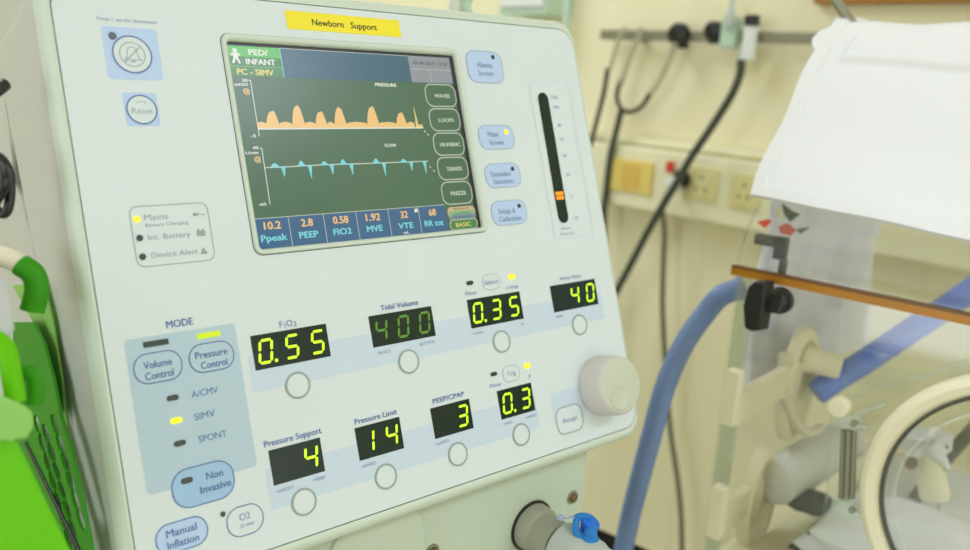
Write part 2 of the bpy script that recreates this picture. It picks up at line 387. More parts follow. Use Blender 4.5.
def wave_p(mb):
    w = SW+.1
    stroke(mb, [(-54.6, 36.6), (-54.7, 5.8)], .45, w, 'lcd_white'); stroke(mb, [(-55.8, 36.6), (-54.4, 36.6)], .45, w, 'lcd_white')
    text(mb, '30', -57.9, 36.5, 1.6, w, 'lcd_white', 3.2, .1); text(mb, 'cmH2O', -60.4, 34.2, 1.5, w, 'lcd_white', 7.6, .1); text(mb, '@', -57.9, 30.7, 2.6, w, 'lcd_or', 3.6, .1)
    text(mb, '-5', -58.1, 6.1, 1.5, w, 'lcd_white', 3, .1); text(mb, 'PRESSURE', 32, 36.6, 1.9, w, 'lcd_white', 15, .16)
    flat(mb, R4(-54.7, 10.1, 48.3, 12.6), w, 'lcd_or'); flat(mb, R4(51, 10.1, 54.4, 12.2), w, 'lcd_or'); stroke(mb, [(-54.7, 9.9), (54.4, 10.1)], .8, w+.03, 'lcd_white')
    for a, b in ((-54.7, -49.5), (-41.5, -34.5), (-26, -20), (-12, -8), (1, 14), (23, 34.6), (43, 48.3)):
        m_ = (a+b)/2; flat(mb, [(a, 12.4), (b, 12.4), (b-.2, 13.2), (m_, 13.9), (a+.3, 13.3)], w+.02, 'lcd_or')
    pk = [(-49.5, -41.6, 20.0, .68), (-34.0, -26, 23.3, .62), (-19.7, -12.1, 19.9, .7), (-7.4, 0.6, 22.6, .55), (14.5, 23, 23.4, .65), (35.1, 42.8, 19.8, .68)]
    for a, b, t, k in pk:
        h = t-12.4; L = b-a
        pl = [(a, 12.4), (a+.10*L, 12.4+.42*h), (a+.22*L, 12.4+.7*h), (a+.36*L, 12.4+.9*h), (a+k*L-.4, 12.4+.99*h), (a+k*L, 12.4+h), (a+.76*L, 12.4+.86*h), (a+.86*L, 12.4+.5*h), (a+.94*L, 12.4+.15*h), (b, 12.4)]
        flat(mb, pl, w+.04, 'lcd_or')
    flat(mb, [(48.9, 10.4), (51.4, 10.4), (50.9, 14.5), (50.5, 18.5), (49.9, 22.7), (49.5, 22.7), (49.6, 16)], w+.04, 'lcd_yel')
    stroke(mb, [(55, 8.4), (55.5, 7.2)], .7, w, 'lcd_white'); stroke(mb, [(57, 6.4), (57.5, 5.3)], .7, w, 'lcd_white')
part('pressure_waveform', wave_p, screen, 'orange pressure waveform')
def wave_f(mb):
    w = SW+.1
    stroke(mb, [(-54.4, -.7), (-54.8, -31.3)], .45, w, 'lcd_white'); stroke(mb, [(-55.6, -.7), (-54.2, -.7)], .45, w, 'lcd_white')
    text(mb, '40', -57.9, -.4, 1.6, w, 'lcd_white', 3.2, .1); text(mb, 'L/min', -60.4, -3, 1.6, w, 'lcd_white', 7, .1); text(mb, '@', -57.8, -6.5, 2.6, w, 'lcd_or', 3.6, .1)
    text(mb, '-60', -59.2, -31.1, 1.5, w, 'lcd_white', 4.4, .1); text(mb, 'FLOW', 28.3, -.5, 1.9, w, 'lcd_white', 8, .1)
    stroke(mb, [(-54.2, -11.3), (-48, -11.4), (-20, -10.9), (10, -11.0), (54, -10.9)], .7, w, 'lcd_key')
    for c, t in ((-48.5, -9.0), (-32.6, -8.2), (-18.2, -8.9), (-6.1, -8.1), (16.1, -8.2), (35.7, -9.0)):
        L = 2.6; flat(mb, [(c-L, -11.3), (c-1.4, -9.7), (c-.4, t), (c+.7, t-.1), (c+1.7, -9.9), (c+2.8, -11.2)], w+.03, 'lcd_cyan')
    for c, t in ((-43.5, -16.6), (-27.3, -18.3), (-13.5, -16.5), (-.6, -17.1), (21.6, -18.6), (41.2, -16.4), (51.3, -18.6)):
        flat(mb, [(c-1.7, -10.9), (c-.9, -14.2), (c-.5, t), (c, t), (c+.6, -14), (c+.9, -12.2), (c+1.6, -10.9)], w+.03, 'lcd_cyan')
    stroke(mb, [(54.5, -14), (55.2, -15)], .7, w, 'lcd_white'); stroke(mb, [(57, -16.6), (57.4, -17.6)], .7, w, 'lcd_white')
part('flow_waveform', wave_f, screen, 'pale cyan flow waveform')
TX = [-65.4, -45.6, -24.2, -3.1, 18.8, 40.6, 60.7]
for i, (val, lab) in enumerate((('10.2', 'Ppeak'), ('2.8', 'PEEP'), ('0.58', 'FIO2'), ('1.92', 'MVE'), ('32', 'VTE'), ('68', 'RR tot'))):
    def tile(mb):
        w = SW+.1; a, b = TX[i], TX[i+1]; c = (a+b)/2
        flat(mb, R4(a, -55.2, b, -38.7), w, 'lcd_tile'); stroke(mb, [(a, -38.7), (b, -38.7)], .4, w+.05, 'lcd_key')
        if i: stroke(mb, [(a, -55.2), (a, -38.7)], .4, w+.06, 'lcd_key')
        text(mb, val, c, -42.8, 4.0, w+.1, 'lcd_or', {4: 9.6, 3: 7, 2: 5}[len(val)], .22)
        text(mb, lab, c, -49.5, 3.4, w+.1, 'lcd_cyan', {5: 15, 4: 11.5, 3: 10.5, 6: 14}[len(lab)], .2)
        if lab == 'VTE': text(mb, 'mL', 29.3, -53.6, 1.6, w+.1, 'lcd_white', 4, .08); flat(mb, R4(37.6, -42, 40, -39.8), w+.1, 'lcd_white')
    part('reading_tile', tile, screen, 'blue tile reading %s %s' % (val, lab))
for i, s in enumerate(('WAVES', 'LOOPS', 'NUMERIC', 'TRENDS', 'FREEZE')):
    def key(mb):
        c = (72.3, 30.9-15.65*i); w = SW+.1
        a = poly_rr(c[0]-12.1, c[1]-7.4, c[0]+12.1, c[1]+7.4, 5.2, 6); b = poly_rr(c[0]-11.4, c[1]-6.7, c[0]+11.4, c[1]+6.7, 4.6, 6)
        band(mb, a, b, w, 'lcd_key'); text(mb, s, c[0]+1, c[1]-.3, 2.3, w, 'lcd_key', 12 if s not in ('NUMERIC',) else 16, .18)
    part('soft_key', key, screen, 'green on-screen key reading %s' % s)
def basic(mb):
    w = SW+.1
    for k, (v, mk) in enumerate(((-44, 'lcd_pale'), (-46.5, 'lcd_mint'), (-49, 'lcd_slate'))):
        flat(mb, poly_rr(62.4+k*.5, v-3.6, 84.2-k*.2, v+3.4, 2.6, 5), w+k*.1, mk)
    for k, (v, s, mk) in enumerate(((-42, 'MECHANICS', 'brown'), (-44.8, 'ALARMS', 'lcd_dgrn'), (-47.2, 'ADVANCED', 'lcd_tile'))): text(mb, s, 73.4, v, 1.3, w+.35, mk, 13)
    flat(mb, poly_rr(62.2, -55.2, 84.4, -48.7, 2.8, 5), w+.4, 'lcd_key'); flat(mb, poly_rr(62.8, -54.9, 83.8, -49.2, 2.5, 5), w+.45, 'lcd_dgrn'); text(mb, 'BASIC', 72.9, -52.1, 2.6, w+.5, 'lcd_yel', 12, .1)
part('screen_tab', basic, screen, 'stack of coloured tabs with BASIC in front')

# printed patches
def patch1(mb):
    flat(mb, R4(-80.7, -128.5, 184.6, -109.3), .12, 'patch')
part('print_band', patch1)
part('print_band', lambda mb: flat(mb, R4(-81, -189.2, 107.4, -168.2), .12, 'patch'))
part('mode_patch', lambda mb: flat(mb, poly_rr(-139.9, -165.4, -85.1, -91.6, 2, 4), .12, 'patch_deep'))
part('accept_patch', lambda mb: flat(mb, R4(121, -190, 150, -170), .12, 'patch'))
part('panel_lettering', lambda mb: text(mb, 'MODE', -112.7, -87.3, 3.5, .3, 'blue_ink', 13, .08))

# 7 segment displays
SEG = {'0': 'abcdef', '1': 'bc', '3': 'abcdg', '4': 'fgbc', '5': 'afgcd'}
def digit(mb, ch, cx, cy, h, wd, w, mk, dot=False):
    t = 1.42; g = .3; hw = wd/2; hh = h/2; sl = .16
    def q(x, y): return (cx+x+sl*y, cy+y)
    def hs(y, a, b): return [q(a, y), q(a+t/2, y+t/2), q(b-t/2, y+t/2), q(b, y), q(b-t/2, y-t/2), q(a+t/2, y-t/2)]
    def vsg(x, a, b): return [q(x, a), q(x+t/2, a+t/2), q(x+t/2, b-t/2), q(x, b), q(x-t/2, b-t/2), q(x-t/2, a+t/2)]
    sg = dict(a=hs(hh, -hw+g, hw-g), g=hs(0, -hw+g, hw-g), d=hs(-hh, -hw+g, hw-g), f=vsg(-hw, g, hh-g), b=vsg(hw, g, hh-g), e=vsg(-hw, -hh+g, -g), c=vsg(hw, -hh+g, -g))
    for s in SEG[ch]: flat(mb, sg[s], w, mk)
    if dot: flat(mb, poly_c(cx+hw+2.7-sl*hh, cy-hh+.1, .95, 12), w, mk)
W3, W2 = (.16, .505, .85), (.24, .77)
disp = [('Fio2 0.55', -77.9, -33.9, 1, [('0', 0, 1), ('5', 1, 0), ('5', 2, 0)], 3, 'seg'), ('tidal volume 400', -6.5, 37.6, 1, [('4', 0, 0), ('0', 1, 0), ('0', 2, 0)], 3, 'segdim'),
        ('0.35', 65.2, 109.1, 1, [('0', 0, 1), ('3', 1, 0), ('5', 2, 0)], 3, 'seg'), ('40', 136.9, 180.6, 1, [('4', 1, 0), ('0', 2, 0)], 3, 'seg'),
        ('4', -78, -48.3, 2, [('4', 1, 0)], 2, 'seg'), ('14', -26.7, 2.9, 2, [('1', 0, 0), ('4', 1, 0)], 2, 'seg'), ('3', 25, 54.3, 2, [('3', 1, 0)], 2, 'seg'), ('0.3', 76.8, 105.9, 2, [('0', 0, 1), ('3', 1, 0)], 2, 'seg')]
for nm, a, b, row, ds, nd, mk in disp:
    v0, v1 = (-117.6, -99.5) if row == 1 else (-177.5, -159.3)
    d = part('digital_display', lambda mb: slab(mb, R4(a, v0, b, v1), 0, .25, 'window'), vent, 'dark display window reading %s' % nm)
    for ch, pos, dot in ds:
        fx = (W3 if nd == 3 else W2)[pos]
        part('digit', lambda mb: digit(mb, ch, a+(b-a)*fx, (v0+v1)/2, 11.6, 6.6, .4, mk, dot), d)
# round select buttons under each display
for u, v in [(-56, -129.4), (15.5, -129.4), (87.3, -129.3), (158.5, -129.2), (-63.1, -190), (-12, -190), (39.3, -190), (90.6, -190)]:
    def rb(mb):
        slab(mb, poly_c(u, v, 7.0), 0, .5, 'panel'); a = poly_c(u, v, 7.2); b = poly_c(u, v, 6.1); band(mb, a, b, .62, 'ring')
        band(mb, a, a, 0, 'ring', .62)
    part('select_button', rb)
def pill(mb, u, v, hw, hh, r, fill, line, t=.7):
    a = poly_rr(u-hw, v-hh, u+hw, v+hh, r, 10); b = poly_rr(u-hw+t, v-hh+t, u+hw-t, v+hh-t, r-t, 10)
    slab(mb, a, 0, .3, fill); band(mb, a, b, .42, line)
def led(u, v, hw, hh, mk, r=None, name='indicator_light', parent=None, w=.5):
    return part(name, lambda mb: slab(mb, poly_rr(u-hw, v-hh, u+hw, v+hh, r or min(hw, hh)*.99, 6), .3, w, mk), parent or vent)
def key(lines, u, v, hw, hh, r, fill='key_blue', line='grey_ink', ink='pale_ink', t=.35, lab=None, dot=None):
    def f(mb):
        pill(mb, u, v, hw, hh, r, fill, line, t)
        for s, du, dv, h, wd in lines: text(mb, s, u+du, v+dv, h*1.06, .5, ink, wd, .07)
    o = part('membrane_key', f, vent, lab)
    if dot: led(u+dot[0], v+dot[1], dot[3], dot[3], dot[2], parent=o, w=.55)
    return o
key([('Alarms', -.5, 1.4, 3.3, 13), ('Screen', -.5, -4.2, 3.3, 13)], 112.3, 50.7, 15.4, 10.8, 7, line='ring', lab='blue key reading Alarms Screen', dot=(8, 7, 'ledoff', 1.5))
key([('Main', -3, 2, 3.2, 9), ('Screen', -1, -3.4, 3.2, 12)], 112, 3.4, 15.2, 8.2, 6.5, lab='blue key reading Main Screen', dot=(9, 3.4, 'led_y', 1.7))
key([('Extended', -2, 1, 3.2, 17), ('Functions', -.5, -4, 3.2, 17)], 112, -22.2, 15.2, 8.2, 6.5, lab='blue key reading Extended Functions', dot=(9, 4, 'ledoff', 1.4))
key([('Setup &', -2, 1.2, 3.2, 15), ('Calibration', 0, -4, 3.2, 19)], 112, -47.2, 15.2, 8.2, 6.5, lab='blue key reading Setup & Calibration', dot=(9.3, 3.8, 'ledoff', 1.4))
# alarm silence and reset
def silence(mb):
    flat(mb, poly_rr(-128.1, 34.7, -101.5, 61, 2, 4), .12, 'key_blue')
    slab(mb, poly_c(-115.1, 47.4, 9.5), 0, .35, 'panel'); band(mb, poly_c(-115.1, 47.4, 9.6), poly_c(-115.1, 47.4, 8.9), .45, 'blue_ink')
    band(mb, poly_c(-115.1, 47.4, 6.3), poly_c(-115.1, 47.4, 5.85), .45, 'ring')
    c = (-115.1, 47.2)
    bell = [(-4.1, -2.6), (-3.0, -1.6), (-2.5, .2), (-2.3, 2.2), (-1.6, 3.4), (-.6, 3.9), (.6, 3.9), (1.6, 3.4), (2.3, 2.2), (2.5, .2), (3.0, -1.6), (4.1, -2.6)]
    stroke(mb, [(c[0]+x, c[1]+y) for x, y in bell], .45, .47, 'grey_ink', True); stroke(mb, [(c[0]-1, c[1]-2.8), (c[0]-.5, c[1]-3.6), (c[0]+.5, c[1]-3.6), (c[0]+1, c[1]-2.8)], .4, .47, 'blue_ink')
    stroke(mb, [(c[0]-4.3, c[1]-4), (c[0]+4.3, c[1]+4.4)], .5, .5, 'ring')
sil = part('alarm_silence_key', silence, vent, 'round key with a crossed-out bell'); led(-123.2, 56.3, 1.9, 1.9, 'ledoff', parent=sil)
part('panel_lettering', lambda mb: text(mb, 'Press 1 sec for disconnect', -114.8, 64.7, 1.7, .3, 'pale_ink', 29))
def reset(mb):
    flat(mb, poly_rr(-122.9, 11.5, -106.6, 28.2, 1.5, 4), .12, 'key_blue'); slab(mb, poly_c(-114.7, 19.6, 7.4), 0, .35, 'panel'); band(mb, poly_c(-114.7, 19.6, 7.5), poly_c(-114.7, 19.6, 6.8), .45, 'blue_ink')
    text(mb, 'Reset', -114.6, 19.0, 2.7, .5, 'grey_ink', 10.4)
    stroke(mb, [(-117.2+2.6*math.cos(math.radians(a))+2.6, 21.8+2*math.sin(math.radians(a))) for a in range(20, 170, 15)], .35, .5, 'grey_ink')
part('reset_key', reset)
# supply indicators
def ind(mb):
    a = poly_rr(-128.5, -58.2, -89.5, -28.2, 4, 6); b = poly_rr(-128.1, -57.8, -89.9, -28.6, 3.7, 6); band(mb, a, b, .2, 'ring')
    text(mb, 'Mains', -116.0, -34.0, 2.9, .25, 'grey_ink', 11.5); text(mb, 'Battery Charging', -111.2, -37.9, 1.6, .25, 'grey_ink', 21); text(mb, 'Int. Battery', -110.9, -43.8, 2.7, .25, 'grey_ink', 21); text(mb, 'Device Alert', -109.6, -52.8, 2.7, .25, 'grey_ink', 23)
    flat(mb, [(-97.6, -33.4), (-95.6, -33.4), (-94.4, -34.1), (-95.6, -35), (-97.6, -35)], .25, 'ring'); stroke(mb, [(-94.4, -34.2), (-92.4, -34.4), (-91.4, -34.9)], .4, .25, 'ring')
    flat(mb, R4(-97.2, -45.4, -92.8, -42.6), .25, 'ring'); flat(mb, R4(-96.8, -42.6, -95.6, -41.8), .25, 'ring'); flat(mb, R4(-94.4, -42.6, -93.2, -41.8), .25, 'ring')
    flat(mb, [(-97, -54.6), (-93, -54.6), (-95, -51.2)], .25, 'ring')
box_ = part('supply_indicator', ind)
for v, mk in ((-34.6, 'led_y'), (-43.8, 'ledoff'), (-53, 'ledoff')): led(-125.3, v, 1.6, 1.6, mk, parent=box_)
# mode keys
for lines, u, v, hw, hh, fill, lab in (([('Volume', 0, 1.7, 3.2, 13.5), ('Control', 0, -3.6, 3.2, 13.5)], -126.1, -106.8, 11.6, 7.4, 'patch_deep', 'Volume Control'), ([('Pressure', 0, 1.7, 3.2, 16.5), ('Control', .6, -3.6, 3.2, 13.5)], -99.5, -106.4, 11.6, 7.3, 'patch_deep', 'Pressure Control'),
        ([('Non', 5.9, 3.3, 3.3, 8.4), ('Invasive', 5.6, -2.5, 3.3, 15.5)], -113.3, -167, 15.6, 9.6, 'noninv', 'Non Invasive'), ([('Manual', 0, 2.4, 3.2, 14.5), ('Inflation', 0, -3, 3.2, 15)], -127.2, -187.9, 12.6, 7.2, 'key_blue', 'Manual Inflation')):
    k_ = key(lines, u, v, hw, hh, 6.9 if hh < 8 else 8.6, fill, 'blue_ink', 'blue_ink', .55, 'key reading '+lab)
    if lab == 'Non Invasive': led(-121.1, -163.2, 2.9, 1.4, 'ledoff', parent=k_, w=.6)
key([('O2', 0, 2, 3.2, 5.6), ('(2 min)', .6, -2.2, 1.4, 7)], -95.7, -190, 9.7, 7.5, 7.2, 'panel', 'blue_ink', 'pale_ink', .5, 'white key reading O2'); led(-106.3, -183.9, 1.3, 1.3, 'ledoff')
led(-125.4, -95.3, 6, 1.4, 'ledoff', .3); led(-99.3, -95.4, 6, 1.4, 'led_g', .3)
for v, s, u, mk, wd in ((-122.7, 'A/CMV', -105.8, 'ledoff', 13.4), (-133.8, 'SIMV', -107.6, 'led_y', 10.4), (-144.9, 'SPONT', -105.3, 'ledoff', 14.4)):
    led(-121.6, v, 2.9, 1.35, mk); part('panel_lettering', lambda mb: text(mb, s, u, v-.4, 3.2, .3, 'blue_ink', wd))
key([('Accept', 0, 0, 3.0, 14)], 134.5, -189.7, 12.4, 9.2, 6.5, 'panel', 'ring', 'pale_ink', .8, 'white key reading Accept')
key([('Select', 0, 0, 2.7, 11)], 86.9, -90.6, 7, 5.1, 4.2, 'panel', 'grey_ink', 'pale_ink', .3, 'small key reading Select'); key([('Trig', 0, 0, 2.7, 7.5)], 90.8, -150.5, 7, 5.1, 4.2, 'panel', 'grey_ink', 'pale_ink', .3, 'small key reading Trig')
led(69.7, -89.3, 2.7, 1.3, 'ledoff'); led(104.8, -89.3, 2.9, 1.6, 'led_y'); led(76.6, -148.3, 2.6, 1.25, 'ledoff'); led(105.1, -148.2, 2.8, 1.6, 'led_y')
for s_, u, v, h, wd in (('Flow', 69.4, -95.6, 2.5, 9), ('t Insp', 103.9, -95.8, 2.4, 10), ('Resp Rate', 157.8, -95.6, 2.3, 20), ('Tidal Volume', 15.6, -95.9, 3.0, 26.5), ('Pressure Support', -63.3, -155.6, 3.2, 33), ('Pressure Limit', -12, -155.9, 3.0, 28), ('PEEP/CPAP', 39.4, -155.6, 2.9, 23.5), ('Flow', 76.6, -155.2, 2.4, 9), ('P', 106.1, -155.3, 2.3, None)):
    part('panel_lettering', lambda mb: text(mb, s_, u, v, h, .3, 'blue_ink' if u < 60 else 'pale_ink', wd, .05))
def fio2(mb):
    text(mb, 'F', -60, -96.0, 3.2, .3, 'blue_ink'); text(mb, 'I', -57.9, -96.9, 2.6, .3, 'blue_ink'); text(mb, 'O', -55.2, -96.0, 3.2, .3, 'blue_ink'); text(mb, '2', -51.9, -96.9, 2.6, .3, 'blue_ink')
part('panel_lettering', fio2)
for s_, u, v, wd in (('(mL)', .1, -120.9, 8), ('BTPS', 30.6, -120.9, 11), ('L/min', 69.9, -120.8, 7.5), ('s', 107.2, -120.6, 2.2), ('b/min', 141.3, -120.6, 6.5), ('cmH2O', -72.3, -180.7, 9.5), ('+PEEP', -52.5, -180.5, 7.5), ('cmH2O', -21.3, -180.7, 9), ('cmH2O', 29.9, -180.5, 9), ('L/min', 81.4, -180.4, 6.5), ('cmH2O', 101.1, -180.4, 8.5)):
    part('panel_lettering', lambda mb: text(mb, s_, u, v, 1.7, .3, 'pale_ink', wd, .06))
# airway pressure bar
def bar(mb):
    a = R4(149, -68.9, 187.6, 41.7); b = R4(149.35, -68.55, 187.25, 41.35); band(mb, a, b, .2, 'patch')
    flat(mb, poly_rr(155.6, -57.9, 165.4, 34.6, 4.9, 10), .25, 'window')
    for s, v in (('120', 31.5), ('100', 24.4), ('80', 11.3), ('60', 1.3), ('40', -10.7), ('20', -24.1), ('0', -39.8), ('-10', -54.9)): text(mb, s, 172, v, 2.0, .25, 'pale_ink', 1.6*len(s)+.6)
    text(mb, 'Airway', 161.5, -61.5, 1.7, .25, 'pale_ink', 10); text(mb, 'Pressure', 161.5, -65.2, 1.7, .25, 'pale_ink', 13)
bg = part('pressure_bargraph', bar, vent, 'slim dark bar scale with two lit orange segments')
for v in (-37, -40.1): led(160.4, v, 3.6, 1.2, 'bar_or', .4, parent=bg, w=.55)
# sticker
def stk(mb):
    slab(mb, R4(-27.9, 66.7, 48.7, 77.4), .05, .2, 'yellow'); text(mb, 'Newborn', -1.6, 71.7, 3.7, .3, 'black_ink', 20.5, .07); text(mb, 'Support', 22.6, 71.7, 3.7, .3, 'black_ink', 18, .07)
part('sticker', stk, vent, 'yellow sticker reading Newborn Support')
# rotary knob
kc = P(168.8, -173.8, 0); mb = MB()
lathe(mb, kc, PN, [(.0002, .0207), (.004, .0210), (.0165, .0202), (.0185, .0197), (.0198, .0185)], 'knob_side', 56, cap=False)
lathe(mb, kc, PN, [(.0198, .0185), (.0200, .0170), (.0200, .0002)], 'knob', 56)
knob = mb.build('rotary_knob', vent, smooth=True)
mb = MB(); dc = P(168.8-4.4, -173.8-8.2, 20.05); lathe(mb, dc, PN, [(.0001, .0084), (.0007, .0080), (.0009, .0074), (.0004, .0064), (.0002, .0040), (.00015, .0002)], 'knob', 40)
mb.build('finger_dimple', knob, smooth=True)
# lower cabinet with gas connections
AX = (PU, -NH, V((0, 0, 1)))
base = P(0, -215, -18)                                                 # its front plane stands back from the lip
def Cb(u, z, o=0): return V((base.x, base.y, 0)) + PU*(u/1000) + NH*(o/1000) + V((0, 0, z))
mb = MB(); c = (Cb(-150, .80)+Cb(167, 1.175, -300))/2; box(mb, c, .317, .30, .375, 'chassis', AX)
box(mb, Cb(2, 1.20, -225), .296, .24, .34, 'shell', AX)
mb2 = MB(); box(mb2, Cb(-119, 1.335, -197), .058, .205, .27, 'shell', AX); mb2.build('rear_module', vent, bevel=.006)
tag(mb.build('cabinet', vent, bevel=.004), 'green grey painted steel cabinet')
def on_front(px, py, o=0): return at_p(px, py, Cb(0, 1, o), NH)
mb = MB()                                                              # D shaped cover, flush with the lip
cc = on_front(376, 553); lathe(mb, cc, NH, [(0, .0335), (.0025, .0335), (.0035, .0325), (.0036, .0002)], 'chassis', 48); mb.build('round_cover', vent, smooth=True)
a_ = on_front(361, 560, .3); mb = MB(); box(mb, a_, .0012, .0012, .06, 'rubber', AX); mb.build('cover_seam', vent)
for px, py in ((572, 497), (432, 551)):
    mb = MB(); c = on_front(px, py); lathe(mb, c, NH, [(0, .0050), (.0008, .0050), (.0014, .0046), (.0014, .0034)], 'steel', 20); lathe(mb, c, NH, [(.0012, .0036), (.0028, .0030), (.0034, .0016)], 'brass', 20); mb.build('screw', vent, smooth=True)
pc = on_front(531, 525)
mb = MB(); lathe(mb, pc, NH, [(.0002, .0183), (.0012, .0183), (.0012, .0160)], 'black', 40, cap=False); lathe(mb, pc, NH, [(.0005, .0164), (.010, .0160), (.0105, .0156), (.012, .0142), (.028, .0138), (.028, .010)], 'grey_port', 40); mb.build('hose_port', vent, smooth=True)
mb = MB(); box(mb, Cb(8, .79, -150), .40, .36, .02, 'chassis', AX); lathe(mb, Cb(8, .08, -150), (0, 0, 1), [(0, .04), (.70, .04)], 'steel', 24); box(mb, Cb(8, .075, -150), .46, .46, .05, 'chassis', AX)
for a in (-1, 1):
    for b in (-1, 1): lathe(mb, Cb(8+a*190-10, .025, -150+b*190), PU, [(0, .025), (.02, .025)], 'black', 20)
mb.build('stand', vent)

# breathing connector pushed on the port, blue capped
ct = thing('breathing_connector', pc + NH*.02 - V((0, 0, .02)), 'frosted white tube connector with a blue cap on the ventilator port', 'connector')
mb = MB(); d = (NH + PU*.12 - V((0, 0, .12))).normalized(); c1 = pc+NH*.0285
lathe(mb, c1, d, [(0, .0156), (.002, .0160), (.026, .0163), (.030, .0150), (.062, .0142), (.062, .0115), (.03, .0115)], 'frost', 40); mb.build('tube_body', ct, smooth=True)
capc = at_d(583, 530, (c1-CAM).dot(FWD)+.012-.03)
dpt = (c1-CAM).dot(FWD)-.012
mb = MB(); tube(mb, [at_d(577, 519, dpt), at_d(575.5, 527, dpt-.002), at_d(577, 534, dpt-.003), at_d(583, 538, dpt-.004), at_d(592, 540, dpt-.004)], .0024, 'blue_strap', 10, 8)
tube(mb, [at_d(575, 518, dpt), at_d(582, 516, dpt), at_d(590, 517, dpt)], .0022, 'blue_strap', 10, 8); mb.build('cap_strap', ct, smooth=True)
mb = MB(); lathe(mb, at_d(589, 524, dpt+.001), (V((0, 0, .85))+PU*.25+NH*.35), [(-.008, .0026), (-.002, .0034), (0, .0062), (.0022, .0068), (.0034, .0060), (.0036, .0005)], 'blue_cap', 28); lathe(mb, at_d(590, 538, dpt-.004), (V((0, 0, .9))+PU*.3-NH*.2), [(-.003, .0055), (.001, .0058), (.002, .0045), (.008, .0035)], 'blue_strap', 24); mb.build('cap', ct, smooth=True)
mb = MB(); tube(mb, [at_d(557, 519, dpt), at_d(559, 515.5, dpt), at_d(563, 516, dpt), at_d(562, 519.5, dpt), at_d(557, 519, dpt)], .0006, 'pale_ink', 8, 6); tube(mb, [at_d(562, 518.5, dpt), at_d(568, 518, dpt), at_d(575, 516, dpt)], .0006, 'pale_ink', 8, 6); mb.build('tether', ct, smooth=True)

# ------------------------------------------------------------------ things hung on the ventilator's left side
SIDE = P(-160, 0, 0)
def on_side(px, py, u=-162): return at_p(px, py, P(u, 0, 0), PU)
bin_ = thing('green_bin', at_d(-40, 600, .40), 'bright green plastic bin at lower left beside the ventilator', 'bin')
def hexa(mb, front, back, mk):
    n = len(front); mb.add(front+back, [tuple(range(n)), tuple(range(2*n-1, n-1, -1))]+[(i, (i+1) % n, n+(i+1) % n, n+i) for i in range(n)], mk)
fr = [at_d(-70, 436, .335), at_d(20, 436, .335), at_d(86, 572, .335), at_d(-70, 600, .335)]
mb = MB(); hexa(mb, fr, [p+(-NH)*.03-PU*.035 for p in fr], 'green'); mb.build('bin_body', bin_, bevel=.002)
fr = [at_d(-70, 404, .33), at_d(24, 404, .33), at_d(34, 412, .33), at_d(35, 428, .33), at_d(27, 440, .33), at_d(-70, 448, .33)]
mb = MB(); hexa(mb, fr, [p+(-NH)*.022-PU*.012+V((0, 0, .004)) for p in fr], 'green_pale'); mb.build('bin_rim', bin_, bevel=.003)
mb = MB(); tube(mb, [at_d(-6, 338, .352), at_d(6, 350, .352), at_d(11, 372, .352), at_d(16, 402, .352)], .0040, 'green', 16, 8)
tube(mb, [at_d(14, 376, .362), at_d(30, 372, .362), at_d(36, 384, .362), at_d(34, 404, .362)], .0036, 'green_dk', 14, 8); tag(mb.build('bin_handle', bin_, smooth=True), 'rounded green handle')
# perforated basket wall lying against the ventilator's side
bk = thing('perforated_basket', on_side(60, 560), 'green perforated basket wall between the bin and ventilator side', 'basket')
op = [(16, 322), (36, 322), (47, 345), (56, 378), (63, 415), (74, 450), (84, 490), (97, 560), (30, 575), (16, 500)]
o3 = [on_side(*p) for p in op]
eV = V((0, 0, 1)); eW = -NH
o2 = [V((p.dot(eW), p.z)) for p in o3]
holes = []
for row in range(9):
    for col in range(4):
        cx = 40+row*5.2+col*9; cy = 424+row*19+(9 if col % 2 else 0)
        c = on_side(cx, cy); c2 = V((c.dot(eW), c.z)); holes.append([c2+V((.0085*math.cos(a*PI/5), .0050*math.sin(a*PI/5))) for a in range(10)])
holes = [h for h in holes if all(inside(p, o2) for p in h)]
pts = list(o2); ed = [(i, (i+1) % len(o2)) for i in range(len(o2))]
for h in holes:
    b = len(pts); pts += h; ed += [(b+i, b+(i+1) % 10) for i in range(10)]
r = delaunay_2d_cdt(pts, ed, [], 0, 1e-6); fc = []
for f in r[2]:
    c = sum((r[0][i] for i in f), V((0, 0)))/len(f)
    if inside(c, o2) and not any(inside(c, h) for h in holes): fc.append(tuple(f))
u0 = o3[0].dot(PU)
mb = MB(); vv = [PU*u0+eW*p.x+eV*p.y for p in r[0]]; mb.add(vv, fc, 'green_dk')
ob = mb.build('basket_wall', bk); so = ob.modifiers.new('thickness', 'SOLIDIFY'); so.thickness = .0015
mb = MB(); fr = [on_side(*p, -158) for p in ((12, 285), (43, 285), (52, 320), (62, 383), (66, 425), (46, 345))]; hexa(mb, fr, [p+PU*.001 for p in fr], 'green_pale'); tag(mb.build('reflection_film', bk), 'pale green translucent film imitating a reflection on the housing')  # tinted film added for the pale green reflection on the grey housing
mb = MB(); tube(mb, [on_side(26, 443, -164), on_side(80, 553, -164)], .0011, 'black', 10, 2); tag(mb.build('wire', bk, smooth=True), 'thin black wire')
